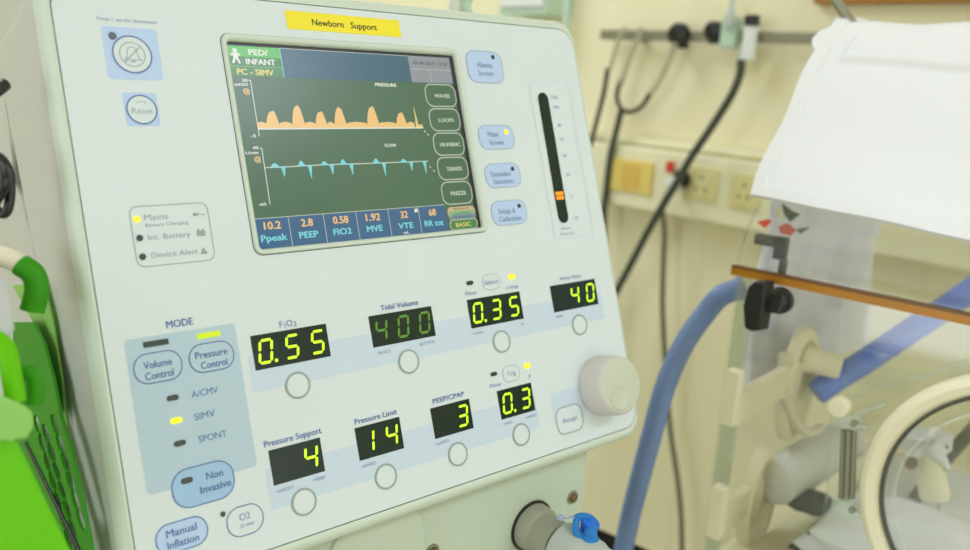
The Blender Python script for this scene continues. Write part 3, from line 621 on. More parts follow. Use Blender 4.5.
# bracket, tube, cable
mb = MB(); fr = [at_d(-60, 272, .36), at_d(6, 276, .36), at_d(10, 282, .36), at_d(17, 330, .36), at_d(13, 338, .36), at_d(-60, 338, .36)]; hexa(mb, fr, [p-NH*.03-PU*.01 for p in fr], 'bracket'); tag(mb.build('bracket', bevel=.003), 'light grey plastic bracket block above the green bin', 'bracket')
hk = thing('drain_tube', at_d(10, 310, .385), 'beige tube with a green sleeve end, hooked over the grey bracket', 'tube')
mb = MB(); tube(mb, [at_d(-40, 268, .385), at_d(-8, 256, .385), at_d(10, 259, .385), at_d(26, 268, .385)], .0047, 'tape', 16, 10); mb.build('tube', hk, smooth=True)
mb = MB(); tube(mb, [at_d(21, 265, .385), at_d(33, 274, .385), at_d(37, 290, .385), at_d(32, 311, .385)], .0052, 'green_dk', 16, 10); tag(mb.build('sleeve', hk, smooth=True), 'green sleeve')
mb = MB(); tube(mb, [at_d(-20, 150, .385), at_d(0, 158, .385), at_d(10, 176, .385), at_d(9, 205, .385), at_d(3, 214, .385), at_d(-5, 205, .385), at_d(4, 186, .375), at_d(2, 168, .38), at_d(-20, 165, .38)], .0022, 'black', 12, 10); tag(mb.build('black_cable', smooth=True), 'black looped cable at the left edge behind the ventilator head', 'cable')
mb = MB(); tube(mb, [at_d(-30, 104, .385), at_d(-6, 92, .385), at_d(5, 84, .39)], .003, 'black', 12, 8); tag(mb.build('black_plug', smooth=True), 'short black plug above the looped cable at the left edge', 'plug')

# ------------------------------------------------------------------ incubator (local axes: L along its front to the far end, B into it, Z up)
A = V((0.664, 0.359, 1.239)); IL = V((-.068, .9977, 0)); IB = V((.9977, .068, 0)); IZ = V((0, 0, 1)); IAX = (IB, IL, IZ)
def I(l, b, z): return A + IL*l + IB*b + IZ*z
def on_f(px, py, b=0): return at_p(px, py, I(0, b, 0), IB)
def on_e(px, py, l=0): return at_p(px, py, I(l, 0, 0), IL)
LEN = .62; DEP = .40; FLOOR = -.30
inc = thing('incubator', V((I(-LEN/2, DEP/2, 0).x, I(-LEN/2, DEP/2, 0).y, 0)), 'clear acrylic infant incubator with an amber gasket and round port door', 'incubator')
def ibox(mb, l0, l1, b0, b1, z0, z1, mk): box(mb, I((l0+l1)/2, (b0+b1)/2, (z0+z1)/2), abs(b1-b0), abs(l1-l0), abs(z1-z0), mk, IAX)
# hood
hp = [(.001, .006), (.0045, .018), (.012, .034), (.024, .050), (.044, .072), (.075, .113), (.105, .153), (.135, .193), (.15, .205), (.17, .211), (.33, .211), (.37, .195), (.392, .16), (.397, .006)]
def hoodshell(mb, l0, l1, prof, th, mk, mke):
    n = len(prof); inn = []
    for i, (b, z) in enumerate(prof):
        a = prof[max(i-1, 0)]; c = prof[min(i+1, n-1)]; d = V((c[0]-a[0], c[1]-a[1])).normalized(); inn.append((b+d.y*th, z-d.x*th))
    vs = [I(l, b, z) for l in (l0, l1) for pr in (prof, inn) for b, z in pr]
    o = lambda e, s, i: (e*2+s)*n+i
    fs = [(o(0, s, i), o(0, s, i+1), o(1, s, i+1), o(1, s, i)) for s in (0, 1) for i in range(n-1)]
    mb.add(vs, fs, mk); mb.add(vs, [(o(e, 0, i), o(e, 0, i+1), o(e, 1, i+1), o(e, 1, i)) for e in (0, 1) for i in range(n-1)]+[(o(0, 0, k), o(1, 0, k), o(1, 1, k), o(0, 1, k)) for k in (0, n-1)], mke)
    return inn
mb = MB(); inn = hoodshell(mb, .002, -LEN, hp, .006, 'acrylic', 'acrylic_edge'); tag(mb.build('hood', inc, smooth=True), 'clear sloping acrylic hood')
for l in (-.008, -LEN+.006):                                            # end cheeks of the hood
    mb = MB(); n = len(inn); mb.add([I(l, b, z) for b, z in inn]+[I(l-.005, b, z) for b, z in inn], [tuple(range(n)), tuple(range(2*n-1, n-1, -1))], 'acrylic')
    mb.build('hood_cheek', inc)
mb = MB(); ibox(mb, .004, -LEN, -.003, .006, -.0042, .0026, 'gasket'); ibox(mb, .004, -LEN, -.0034, .004, .0026, .0042, 'gasket_dk'); mb.build('gasket', inc)
mb = MB(); ibox(mb, 0, -LEN, 0, .006, FLOOR, -.0045, 'acrylic')
tag(mb.build('access_panel', inc), 'clear acrylic front panel')
mb = MB(); ibox(mb, 0, -.006, .0062, DEP, FLOOR, -.0045, 'acrylic'); mb.build('end_panel', inc)
mb = MB(); ibox(mb, 0, -.012, .0062, .016, FLOOR, -.0045, 'acrylic_edge'); mb.build('corner_post', inc)
mb = MB(); ibox(mb, -.0062, -LEN, DEP-.006, DEP, FLOOR, -.0045, 'acrylic'); mb.build('back_panel', inc)
mb = MB(); ibox(mb, -LEN+.006, -LEN, .0062, DEP-.0062, FLOOR, -.0045, 'acrylic'); mb.build('end_panel', inc)
mb = MB(); ibox(mb, .01, -LEN-.01, -.01, DEP+.01, FLOOR-.18, FLOOR, 'cream'); mb.build('base', inc, bevel=.006)
mb = MB(); ibox(mb, -.08, -LEN+.08, .06, DEP-.06, -A.z+.06, FLOOR-.18, 'cream')
for l in (-.1, -LEN+.1):
    for b in (.05, DEP-.05): lathe(mb, I(l, b, -A.z+.03), IL, [(-.015, .03), (.015, .03)], 'black', 20)
mb.build('pedestal', inc)
# latch: black lever, round boss, catch
la = thing_part = None
mb = MB(); bc = on_f(781, 300, 0); lathe(mb, bc, -IB, [(.0002, .0115), (.006, .0112), (.007, .0095), (.012, .009), (.013, .0080), (.020, .0078)], 'black', 28)
latch = mb.build('latch', inc, smooth=True)
mb = MB(); LV = [(760, 282), (748.5, 286), (743.5, 303), (745, 320), (750, 329.5), (768, 331), (772.5, 322), (774, 300), (773, 281)]
fr = [at_p(px, py, I(0, -.028, 0), IB) for px, py in ((754, 281), (747.8, 287), (742.5, 306), (744, 328), (750, 331.5), (759, 331), (764, 300), (765, 282))]
cen = sum(fr, V())/len(fr)
hexa(mb, fr, [p+IB*.013-IL*.003 for p in fr], 'black'); mb.build('lever', latch, bevel=.0015)
mb = MB(); c = on_f(781, 248, .03); box(mb, c, .008, .011, .020, 'black', IAX); c2 = on_f(766, 240, .03); box(mb, c2, .01, .018, .009, 'rubber', IAX); c3 = on_f(782, 272, .018); box(mb, c3, .006, .006, .022, 'rubber', IAX); mb.build('catch', latch, bevel=.001)
# round port door
RC = (-.2445, -.142); R0 = .1155
pd_c = I(RC[0], 0, RC[1])
mb = MB(); lathe(mb, pd_c, -IB, [(.0002, R0), (.006, R0), (.010, R0-.002), (.0125, R0-.007), (.011, R0-.0125), (.007, R0-.0150), (.0002, R0-.0155)], 'cream', 96, cap=False)
door = mb.build('port_door', inc, smooth=True); tag(door, 'round port door with a cream ring')
mb = MB(); lathe(mb, pd_c, -IB, [(.0045, R0-.0155), (.0085, R0-.0160), (.0085, .0003)], 'acrylic', 96, cap=False); lathe(mb, pd_c, -IB, [(.0022, R0-.0158), (.0050, R0-.0158), (.0050, R0-.0185), (.0022, R0-.0185)], 'rubber', 96, cap=False); lathe(mb, pd_c, -IB, [(.0086, .0895), (.0100, .0890), (.0100, .0868), (.0086, .0862)], 'acrylic_edge', 96, cap=False); mb.build('door_disc', door, smooth=True)
mb = MB()                                                              # clear plate the ring sits in
box(mb, I(RC[0]-.0, -.0022, RC[1]-.012), .003, .28, .225, 'acrylic', IAX)
hk_ = on_f(842, 405, -.006); lathe(mb, hk_, -IB, [(0, .0078), (.008, .0082), (.010, .0075), (.0105, .0002)], 'cream', 28)
tag(mb.build('door_hinge', door, smooth=True), 'clear hinge plate with a cream knob')
mb = MB()
t0, t1 = on_f(848, 428, -.008), on_f(844, 505, -.008)
for k, dx in enumerate((-5.5, 0, 5.5)):
    tube(mb, [on_f(849+dx, 430, -.008), on_f(846.5+dx, 498, -.008)], .0022 if k != 1 else .0028, 'steel', 12, 2)
for py in (420, 506):
    c = on_f(849 if py < 450 else 846, py, -.008); box(mb, c, .010, .020, .011, 'acrylic_edge', IAX)
    lathe(mb, on_f(855 if py < 450 else 853, py+3, -.012), -IB, [(0, .0028), (.004, .0028)], 'steel', 14)
tube(mb, [on_f(845, 399, -.006), on_f(968, 363, -.006)], .0011, 'acrylic_edge', 8, 2); tube(mb, [on_f(832, 408, -.006), on_f(827, 500, -.006)], .0011, 'acrylic_edge', 8, 2)
for a, b in (((857, 414), (885, 405)), ((857, 426), (868, 428)), ((855, 503), (867, 506)), ((853, 513), (872, 519))): tube(mb, [on_f(*a, -.006), on_f(*b, -.006)], .0022, 'acrylic_edge', 10, 2)
mb.build('hinge_pin', door, smooth=True)
# cream sleeves of the two openings in the far end panel
for k, (px, py, h, wd) in enumerate(((792, 383, .062, .034), (752, 497, .055, .036))):
    c = on_e(px, py, -.008); mb = MB(); u = IZ
    lathe(mb, c, -IL, [(.0005, h), (.009, h*.98), (.013, h*.90), (.012, h*.80), (.006, h*.74), (.003, h*.66), (.003, h*.50), (.006, h*.46), (.006, .0005)], 'cream', 48, u=IB, ell=.62)
    e0 = on_e(726 if k == 0 else 712, py+12, -.008); box(mb, (c+e0)/2+IL*-.006, (c-e0).length*.9, .009, .030, 'cream', IAX); box(mb, e0-IL*.006, .012, .012, .05, 'cream', IAX)
    mb.build('port_sleeve', inc, smooth=True)
# small printed picture on the hood's inside cheek
def leaf(mb, pts, mk, l=-.0145): 
    fr = [on_e(px, py, l) for px, py in pts]; hexa(mb, fr, [p-IL*.0004 for p in fr], mk)
mb = MB(); leaf(mb, [(757, 222), (768, 219), (772, 221), (764, 228)], 'red'); leaf(mb, [(779, 226), (788, 223), (796, 230), (790, 236), (780, 233)], 'red'); leaf(mb, [(782, 203), (792, 211), (800, 214), (790, 222), (784, 214)], 'darkgreen_leaf'); leaf(mb, [(796, 229), (810, 227), (800, 234)], 'darkgreen_leaf'); leaf(mb, [(776, 204), (783, 212), (781, 220), (777, 212)], 'cream')
tag(mb.build('sticker', inc), 'small printed picture of red flowers')
# tray and mattress
mb = MB(); ibox(mb, -.02, -LEN+.02, .02, DEP-.02, FLOOR+.0005, FLOOR+.012, 'cream')
for b in (.024, DEP-.024): ibox(mb, -.02, -LEN+.02, b-.003, b+.003, FLOOR+.012, FLOOR+.034, 'cream')
mb.build('tray', inc, bevel=.002)
def pillow(mb, c, sx, sy, sz, ax, mk, nx=24, ny=24, p=4, amp=.002, seed=0):
    random.seed(seed); ph = [random.uniform(0, 6) for _ in range(6)]
    def sh(i, j, s):
        x = -1+2*i/nx; y = -1+2*j/ny; e = max(0, (1-abs(x)**p))*max(0, (1-abs(y)**p)); h = e**.4
        nz = amp*(math.sin(5*x+ph[0]+2*y)+math.sin(7*y+ph[1]-3*x)+.6*math.sin(13*x+ph[2]+5*y))
        return V(c)+ax[0]*(x*sx/2)+ax[1]*(y*sy/2)+ax[2]*(s*h*sz/2+nz*h)
    for s in (1, -1):
        vs = [sh(i, j, s) for j in range(ny+1) for i in range(nx+1)]
        mb.add(vs, [(j*(nx+1)+i, j*(nx+1)+i+1, (j+1)*(nx+1)+i+1, (j+1)*(nx+1)+i) for j in range(ny) for i in range(nx)], mk)
mb = MB(); pillow(mb, I(-.31, .20, FLOOR+.034), DEP-.11, LEN-.12, .040, IAX, 'bed', p=8, amp=.001); tag(mb.build('mattress', smooth=True), 'off white mattress lying inside the incubator', 'mattress')
MT = FLOOR+.056
# swaddle roll, cloths and fittings inside
mb = MB(); a, b = on_e(762, 480, -.05)+IL*-.0, None
c0 = at_d(772, 484, .855); c1_ = at_d(846, 440, .95)
lathe(mb, c0, c1_-c0, [(0, .012), (.001, .020), (.004, .023), (.05, .0245), (.09, .024), ((c1_-c0).length, .023), ((c1_-c0).length+.003, .02), ((c1_-c0).length+.003, .001)], 'bed', 40)
tag(mb.build('rolled_towel', smooth=True), 'rolled white towel lying in the far end of the incubator', 'towel')
mb = MB(); pillow(mb, I(-.16, .085, MT+.016), .12, .15, .035, IAX, 'linen', amp=.002, seed=3, p=3); tag(mb.build('folded_cloth', smooth=True), 'crumpled white cloth on the mattress just left of the port door', 'cloth')
def drape(mb, l0, l1, z0, z1, b, mk, amp=.008, k=60, seed=1):
    nx, ny = 60, 24; vs = []
    for s in (0, .003):
        for j in range(ny+1):
            for i in range(nx+1):
                l = l0+(l1-l0)*i/nx; z = z0+(z1-z0)*j/ny; t = j/ny
                vs.append(I(.026-(b+s+amp*(math.sin(k*l+seed+1.2*t)+.5*math.sin(k*2.3*l+2*seed-2*t))*(1-.5*t)), l+.006*math.sin(9*t+seed), z))
    n = (nx+1)*(ny+1); fs = []
    for s in (0, 1):
        fs += [tuple(s*n+q for q in (j*(nx+1)+i, j*(nx+1)+i+1, (j+1)*(nx+1)+i+1, (j+1)*(nx+1)+i)) for j in range(ny) for i in range(nx)]
    for i in range(nx): fs += [(i, i+1, n+i+1, n+i), (ny*(nx+1)+i, ny*(nx+1)+i+1, n+ny*(nx+1)+i+1, n+ny*(nx+1)+i)]
    for j in range(ny): fs += [(j*(nx+1), (j+1)*(nx+1), n+(j+1)*(nx+1), n+j*(nx+1)), (j*(nx+1)+nx, (j+1)*(nx+1)+nx, n+(j+1)*(nx+1)+nx, n+j*(nx+1)+nx)]
    mb.add(vs, fs, mk)
mb = MB(); drape(mb, .115, .47, -.17, .09, 0, 'lavender', amp=.011, k=75); tag(mb.build('lavender_drape', smooth=True), 'pale lavender cloth hanging over the far end of the incubator', 'cloth')
mb = MB(); fc_ = on_e(800, 357, -.012); lathe(mb, fc_, -IL+IB*.25-IZ*.08, [(0, .010), (.004, .014), (.010, .014), (.012, .0125), (.036, .0120), (.040, .010), (.040, .006)], 'cream', 28); tag(mb.build('hose_fitting', smooth=True), 'cream hose fitting above the upper cream sleeve in the incubator', 'fitting')
mb = MB(); tube(mb, [at_d(816, 393, .87), at_d(838, 378, .87), at_d(870, 358, .88), at_d(910, 331, .89), at_d(945, 308, .90), at_d(985, 280, .91)], .0125, 'hose_in', 18, 10, corr=.004); tag(mb.build('inner_hose', smooth=True), 'blue corrugated hose crossing inside the incubator above the port door', 'hose')
mb = MB(); tube(mb, [at_d(784, 352, .84), at_d(783, 385, .84), at_d(790, 412, .85), at_d(806, 432, .86), at_d(822, 428, .87)], .005, 'tape', 12, 10); tag(mb.build('beige_strap', smooth=True), 'beige tube curving under the cream hose fitting', 'tube')
mb = MB(); tube(mb, [at_d(915, 500, .87), at_d(940, 466, .88), at_d(960, 443, .90), at_d(1000, 400, .92)], .007, 'rubber', 14, 10, corr=.004); tag(mb.build('grey_hose', smooth=True), 'dark grey hose seen through the port door', 'hose')
bt = thing('feeding_bottle', at_d(934, 500, .80), 'cream bottle with a white cloth tied round its neck, inside the port', 'bottle')
mb = MB(); d_ = (at_d(928, 446, .80)-at_d(935, 500, .80)); lathe(mb, at_d(935, 500, .80), d_, [(0, .008), (.0012, .0125), (.006, .0135), (.022, .0125), (.036, .0095), (.046, .008)], 'cream', 28); mb.build('bottle_body', bt, smooth=True)
mb = MB()
def clothfan(mb, cx, cy, d, mk):
    random.seed(5); rings_ = 7; seg = 40; vs = []
    for k in range(rings_+1):
        rr = k/rings_
        for i in range(seg):
            a = 2*PI*i/seg; fold = .5+.5*math.sin(5*a+1)
            x = cx+rr*math.cos(a)*(31 if math.cos(a) < 0 else 26)*(1-.12*fold); y = cy+rr*(14 if math.sin(a) < 0 else 17+9*fold)*math.sin(a)
            vs.append(at_d(x, y, d-.012*(1-rr*rr)+.008*rr*math.sin(5*a)))
    n = len(vs); vs += [p+FWD*.0025 for p in vs]
    fs = [(s*n+k*seg+i, s*n+k*seg+(i+1) % seg, s*n+(k+1)*seg+(i+1) % seg, s*n+(k+1)*seg+i) for s in (0, 1) for k in range(rings_) for i in range(seg)]
    fs += [(rings_*seg+i, rings_*seg+(i+1) % seg, n+rings_*seg+(i+1) % seg, n+rings_*seg+i) for i in range(seg)]; mb.add(vs, fs, mk)
clothfan(mb, 930, 441, .80, 'linen')
tube(mb, [at_d(930, 445, .79), at_d(941, 458, .79), at_d(948, 468, .79)], lambda t: .008*(1-.7*t), 'linen', 12, 8); tag(mb.build('tied_cloth', bt, smooth=True), 'white tied cloth')
for px, py, r_ in ((911, 463, .0062), (942, 449, .0060)):
    mb = MB(); lathe(mb, at_d(px, py, .80), -FWD, [(-.001, r_), (.001, r_), (.0018, r_*.7), (.0018, .0003)], 'brown', 24); mb.build('button', bt, smooth=True)
mb = MB(); tube(mb, [at_d(939, 498, .80), at_d(938, 520, .80), at_d(934, 545, .79), at_d(930, 565, .78)], .0009, 'tube_clear', 8, 8); mb.build('thread', bt, smooth=True)
mb = MB(); pillow(mb, at_d(808, 500, .86), .04, .045, .02, IAX, 'rubber', 12, 12, 2, .001, 4); tag(mb.build('dark_pad', smooth=True), 'dark brown pad under the rolled towel', 'pad')

# white sheet draped over the hood
sl = [(.020, .062), (.045, .095), (.075, .135), (.105, .172), (.128, .201), (.139, .211), (.155, .2165), (.19, .219), (.30, .2225), (.345, .219)]
def sprof(t):                                                          # t 0..1 along the profile
    ds = [0]
    for a, b in zip(sl, sl[1:]): ds.append(ds[-1]+math.hypot(b[0]-a[0], b[1]-a[1]))
    x = t*ds[-1]
    for i in range(len(sl)-1):
        if x <= ds[i+1] or i == len(sl)-2:
            k = (x-ds[i])/(ds[i+1]-ds[i]); return sl[i][0]+(sl[i+1][0]-sl[i][0])*k, sl[i][1]+(sl[i+1][1]-sl[i][1])*k
mb = MB(); nx, ny = 200, 180; grid = []
for side in (0, 1):
    for j in range(ny+1):
        for i in range(nx+1):
            s = i/nx; t = j/ny; l = .004-.52*s
            t2 = t-.032*(1-t)*min(1, s*2.2)*1.0                        # hem runs a little lower to the right
            if t2 < 0:
                b, z = sl[0][0]+t2*.42*.6, sl[0][1]+t2*.42*.8
            else: b, z = sprof(min(1, t2))
            nrm = V((-.79, .61)) if t < .45 else V((-.2, .98)) if t < .55 else V((0, 1))
            h = .0015*math.sin(14*s+5*t)+.0010*math.sin(31*s-11*t+1)+.0010*math.sin(23*t+4*s)
            edge = min(s*.52, t*.42)
            if side == 0:
                h += .0024 if edge < .0125 else (-.0004 if edge < .0150 else 0)
                if .375 < t < .46 and s > .05: h += .0040*min(1, (t-.375)/.012)
                h += .002
            if s*.52 < .03 and t < .5: l += .002*math.sin(9*t)+.0015*math.sin(23*t)
            if t > .40 and t < .47 and s < .03: l += .009*(1-s/.03)*math.sin((t-.40)/.07*PI)
            grid.append(I(l, b+nrm.x*h, z+nrm.y*h))
n = (nx+1)*(ny+1)
fs = [(sd*n+j*(nx+1)+i, sd*n+j*(nx+1)+i+1, sd*n+(j+1)*(nx+1)+i+1, sd*n+(j+1)*(nx+1)+i) for sd in (0, 1) for j in range(ny) for i in range(nx)]
for i in range(nx): fs += [(i, i+1, n+i+1, n+i), (ny*(nx+1)+i, ny*(nx+1)+i+1, n+ny*(nx+1)+i+1, n+ny*(nx+1)+i)]
for j in range(ny): fs += [(j*(nx+1), (j+1)*(nx+1), n+(j+1)*(nx+1), n+j*(nx+1)), (j*(nx+1)+nx, (j+1)*(nx+1)+nx, n+(j+1)*(nx+1)+nx, n+j*(nx+1)+nx)]
mb.add(grid, fs, 'linen'); tag(mb.build('white_sheet', smooth=True), 'folded white cotton sheet draped over the incubator hood', 'sheet')

# blue hose between ventilator and incubator
hz = .80
mb = MB(); tube(mb, [I(.006, .032, -.022), at_d(721, 296, .775), at_d(705, 314, .785), at_d(684, 344, .79), at_d(666, 384, .795), at_d(653, 430, .81), at_d(641, 475, .83), at_d(629.5, 520, .86), at_d(621.5, 565, .87), at_d(615, 640, .88)], lambda t: .0098 if t > .012 else .0115, 'hose', 20, 10, corr=.0026); tag(mb.build('breathing_hose', smooth=True), 'blue grey corrugated hose hanging between ventilator and incubator', 'hose')

# black topped table behind the hose
tdir = V((-.1309, .9914, 0)); tb = V((.9914, .1309, 0)); TZ = .86
e0 = at_p(600, 528, V((0, 0, TZ)), V((0, 0, 1))); 
tt = thing('side_table', V((e0.x-.14, e0.y-.05, 0)), 'black topped side table behind the blue hose by the wall', 'table')
mb = MB(); box(mb, e0-tb*.08+tdir*.14+V((0, 0, -.015)), (.16), .50, .03, 'matte', (tb, tdir, V((0, 0, 1)))); mb.build('table_top', tt, bevel=.004)
for a in (-1, 1):
    for b in (-1, 1):
        mb = MB(); q = e0-tb*.08+tb*(a*.06)+tdir*(.14+b*.22); box(mb, V((q.x, q.y, (TZ-.03)/2)), .025, .025, TZ-.03, 'steel', (tb, tdir, V((0, 0, 1)))); mb.build('leg', tt)

# ------------------------------------------------------------------ wall fittings
rail = thing('equipment_rail', (XW-.03, .4, 1.45), 'grey metal equipment rail fixed along the cream wall', 'rail')
r0 = at_x(601, 34.6, XW-.03)
mb = MB(); box(mb, V((XW-.03, (r0.y-.7)/2, r0.z)), .008, r0.y+.7, .018, 'steel'); mb.build('bar', rail, bevel=.002)
for y in (r0.y-.08, .45, -.1, -.55): 
    mb = MB(); lathe(mb, (XW, y, r0.z), (-1, 0, 0), [(0, .012), (.004, .012), (.006, .007), (.026, .007)], 'steel', 16); mb.build('bracket', rail, smooth=True)
RZ = r0.z
def wx(px, py, off=.045): return at_x(px, py, XW-off)
def gauge(px, py, r_, label, name='rail_clamp'):
    mb = MB(); c = wx(px, py, .034); lathe(mb, c, (-1, 0, 0), [(0, r_), (.012, r_), (.016, r_*.9), (.018, r_*.5), (.020, r_*.45), (.0205, .001)], 'black', 28); box(mb, c+V((.004, 0, -r_*.8)), .016, .022, .016, 'black'); return tag(mb.build(name, smooth=True), label, 'clamp', 'black clamps on the wall rail')
gauge(681, 34.5, .0195, 'larger round black clamp on the wall rail, left of the other')
gauge(716, 31, .016, 'smaller round black clamp on the wall rail, next to the pale flow valve')
fv = thing('flow_valve', wx(732, 50), 'pale green flow valve with a white bottle hanging from the wall rail', 'valve')
mb = MB(); c = wx(731, 33, .038); box(mb, c, .02, .030, .050, 'pale_green'); lathe(mb, wx(730, 22, .05), (0, 0, 1), [(-.01, .008), (.012, .008), (.02, .005), (.05, .004)], 'frost', 18); mb.build('valve_body', fv, bevel=.003)
mb = MB(); c = wx(749.5, 42, .05); lathe(mb, c-V((0, 0, .029)), (0, 0, 1), [(0, .008), (.002, .0115), (.052, .0115), (.054, .009)], 'white_plastic', 24); mb.build('bottle', fv, smooth=True)
mb = MB(); lathe(mb, c+V((0, 0, .026)), (0, 0, 1), [(0, .0125), (.014, .0125), (.016, .010)], 'black', 24); mb.build('bottle_cap', fv, smooth=True)
mb = MB(); lathe(mb, wx(741, 58, .05), (0, 0, 1), [(-.02, .004), (.012, .006), (.02, .007)], 'frost', 16); mb.build('outlet', fv, smooth=True)
def cable(name, pts, r_, mk, label, cat, off=.055, group=None):
    mb = MB(); tube(mb, [wx(*p[:2], p[2] if len(p) > 2 else off) for p in pts], r_, mk, 12, 10); return tag(mb.build(name, smooth=True), label, cat, group)
cable('gas_hose', [(741, 60), (740, 74), (731, 96), (711, 128), (692, 156), (677, 182), (652, 224), (632, 262), (616, 292), (596, 330), (566, 390), (545, 470), (540, 560)], .0066, 'rubber', 'dark gas hose running diagonally from the flow valve past the sockets', 'hose', .10)
t1_ = thing('suction_tube', wx(612, 90), 'dark tube with clear upper end hanging at the left end of the rail', 'tube')
def tub(parent, name, pts, r_, mk, off=.05):
    mb = MB(); tube(mb, [wx(*p, off) for p in pts], r_, mk, 12, 10); return mb.build(name, parent, smooth=True)
tub(t1_, 'clear_end', [(625, 28), (620, 36), (614, 55), (610, 70)], .0042, 'tube_clear'); tub(t1_, 'tube', [(608, 68), (604, 92), (599, 112), (593, 135), (586, 160), (577, 210), (572, 280), (570, 380)], .0048, 'rubber')
t2_ = thing('forked_tube', wx(630, 110), 'forked dark tube with two clear upper arms looped below the rail', 'tube')
tub(t2_, 'clear_arm', [(641, 28), (637, 40), (628, 62), (621, 84)], .0050, 'tube_clear'); tub(t2_, 'clear_arm', [(676, 42), (670, 58), (660, 80), (652, 92)], .0056, 'tube_clear')
tub(t2_, 'loop', [(621, 80), (617, 94), (620, 107), (629, 112), (641, 107), (650, 94)], .0044, 'rubber'); tub(t2_, 'hose', [(622, 108), (617, 128), (611, 152), (607, 182), (604, 215), (604, 250), (603, 320), (601, 420)], .0062, 'rubber', .058)
# trunking with sockets
tk = thing('wall_trunking', (XW-.03, .5, 1.15), 'ivory socket trunking running along the cream wall', 'trunking')
mb = MB(); box(mb, V((XW-.025, .4, 1.2125)), .05, 3.0, .115, 'trunk'); mb.build('trunking_body', tk, bevel=.006)
mb = MB(); box(mb, V((XW-.018, .4, 1.278)), .036, 3.0, .014, 'trunk'); mb.build('trunking_lid', tk, bevel=.006)
def socket(px0, px1, py, h, mk, label, name, mk2=None):
    a = at_x(px0, py, XW-.05); b = at_x(px1, py, XW-.05); s = thing(name, V((XW-.052, (a.y+b.y)/2, a.z-h/2)), label, 'socket', 'sockets on the wall trunking'); c = V((XW-.0525, (a.y+b.y)/2, a.z)); w_ = abs(a.y-b.y)
    mb = MB(); box(mb, c, .005, w_, h, mk); mb.build('plate', s, bevel=.0015)
    mb = MB(); box(mb, c+V((-.0035, 0, 0)), .002, w_*.42, h*.72, mk2 or mk)
    for dy, dz in ((0, .012), (-.008, -.008), (.008, -.008)): box(mb, c+V((-.0048, dy, dz)), .0012, .003, .006, 'rubber' if not mk2 else 'socket_o')
    mb.build('outlet', s); return s
socket(612, 654, 173, .060, 'socket_y', 'yellow double socket at the left of the wall trunking', 'yellow_socket', 'socket_o')
socket(689, 719, 182, .058, 'socket', 'ivory socket behind the dark gas hose and plug', 'wall_socket')
socket(731, 762, 190, .058, 'socket', 'ivory socket beside the corner of the white sheet', 'wall_socket')
pl = thing('power_plug', wx(678, 190, .06), 'white and black plug with a red tag on the wall trunking', 'plug')
mb = MB(); c = wx(683, 179, .056); lathe(mb, c, (-1, 0, 0), [(0, .0155), (.012, .0155), (.014, .013)], 'black', 24); mb.build('collar', pl, smooth=True)
mb = MB(); lathe(mb, wx(677, 183, .072), (-1, .3, 0), [(0, .0115), (.018, .0105), (.02, .008)], 'white_plastic', 24); mb.build('plug_body', pl, smooth=True)
tub(pl, 'cord', [(673, 186), (663, 205), (664.5, 232), (663.5, 262), (662.5, 300), (664, 340), (667, 390), (671, 435), (678, 482), (681, 515), (682, 552), (682, 600)], .0046, 'cord')
mb = MB(); box(mb, wx(670, 167, .06), .008, .014, .020, 'red'); tag(mb.build('tag', pl, bevel=.002), 'red tag')
# board, cabinet and poles near the top edge
q = at_x(815, 4.5, XW-.012); mb = MB(); box(mb, V((XW-.01, (q.y-1.2)/2, q.z+.06)), .02, q.y+1.2, .12, 'wood'); tag(mb.build('wooden_board', bevel=.003), 'brown wooden board on the wall above the equipment rail', 'board')
a = at_x(499, 10, XW-.08); b = at_x(546, 14, XW-.08); cb = thing('wall_cabinet', V((XW-.04, (a.y+b.y)/2, 1.50)), 'pale green cabinet on the wall above the ventilator', 'cabinet')
mb = MB(); box(mb, V((XW-.04, (a.y+b.y)/2, a.z+.14)), .08, abs(a.y-b.y), .30, 'pale_green'); mb.build('body', cb, bevel=.004)
mb = MB(); box(mb, V((XW-.083, (a.y+b.y)/2, a.z+.14)), .006, abs(a.y-b.y)*.9, .27, 'white_plastic'); mb.build('door', cb, bevel=.002)
pq = at_x(567, 12, 1.10); ip = thing('drip_stand', V((pq.x, pq.y, 0)), 'pale green drip stand pole behind the ventilator top right corner', 'stand')
mb = MB(); lathe(mb, V((pq.x, pq.y, .06)), (0, 0, 1), [(0, .0065), (1.9, .0065)], 'pale_green', 18); mb.build('pole', ip, smooth=True)
for k in range(4):
    mb = MB(); a_ = k*PI/2+.7; tube(mb, [V((pq.x, pq.y, .07)), V((pq.x+.12*math.cos(a_), pq.y+.12*math.sin(a_), .045)), V((pq.x+.22*math.cos(a_), pq.y+.22*math.sin(a_), .012))], .011, 'steel', 10, 6); mb.build('foot', ip, smooth=True)
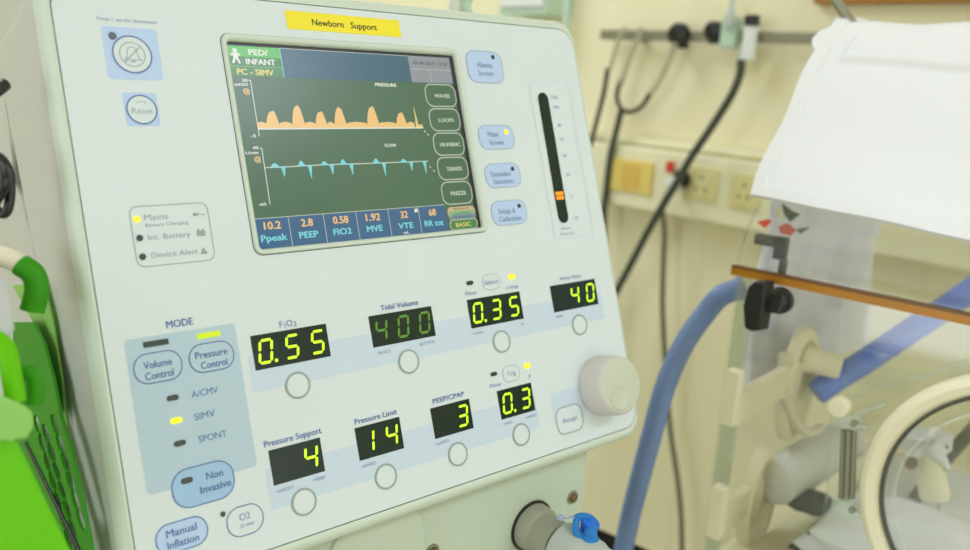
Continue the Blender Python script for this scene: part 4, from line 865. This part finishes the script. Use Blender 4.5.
for k, (x, mk, lab) in enumerate(((453, 'white_plastic', 'white arm tube'), (465, 'pale_green', 'pale green arm tube'))):
    mb = MB(); tube(mb, [Cb(60+k*30, 1.37, -320), at_d(x-13, 30, .80), at_d(x+1, 2, .80), at_d(x+18, -40, .80)], .0042 if k == 0 else .0056, mk, 14, 8); tag(mb.build('support_arm', vent, smooth=True), lab)
mb = MB(); a, b = at_p(826, -14, I(0, .16, 0), IB), at_p(852, 24, I(0, .16, 0), IB); tube(mb, [a, b, b+(b-a)*.25], .0048, 'steel', 14, 4); tag(mb.build('metal_rod', smooth=True), 'slanting grey metal rod above the white sheet corner', 'rod')

# ------------------------------------------------------------------ light
def area(name, loc, sx, sy, e, color=(1, .99, .94), rot=(0, 0, 0)):
    l = bpy.data.lights.new(name, 'AREA'); l.shape = 'RECTANGLE'; l.size = sx; l.size_y = sy; l.energy = e; l.color = color
    o = bpy.data.objects.new(name, l); COL.objects.link(o); o.location = loc; o.rotation_euler = rot; return o
LC = (.90, .98, 1.17)
area('ceiling_lamp', (-.9, -1.1, 2.66), 1.2, .5, 4.5, LC)
area('ceiling_lamp', (.75, -1.3, 2.66), 1.0, .5, 15.5, LC)
area('ceiling_lamp', (.2, 1.6, 2.66), 1.2, .5, 18, LC)
area('fill_light', (-2.4, .4, 1.35), 2.0, 1.7, 28, LC, (0, math.radians(-90), 0))  # added fill lamp, no window here; brightens the wall with the rail
area('fill_light', (.6, -2.45, 1.5), 1.4, 1.5, 11, LC, (math.radians(90), 0, 0))  # second added fill lamp behind the camera, lifts the control panel
w = bpy.data.worlds.new('world'); S.world = w; w.use_nodes = True; w.node_tree.nodes['Background'].inputs[0].default_value = (.8, .85, .8, 1); w.node_tree.nodes['Background'].inputs[1].default_value = .3
S.view_settings.view_transform = 'Standard'; S.view_settings.look = 'None'; S.view_settings.gamma = 1; S.view_settings.exposure = EXPOSURE; S.view_settings.use_curve_mapping = False
S.cycles.use_denoising = True; S.cycles.max_bounces = 10; S.cycles.transparent_max_bounces = 24; S.cycles.diffuse_bounces = 5; S.cycles.sample_clamp_indirect = 6
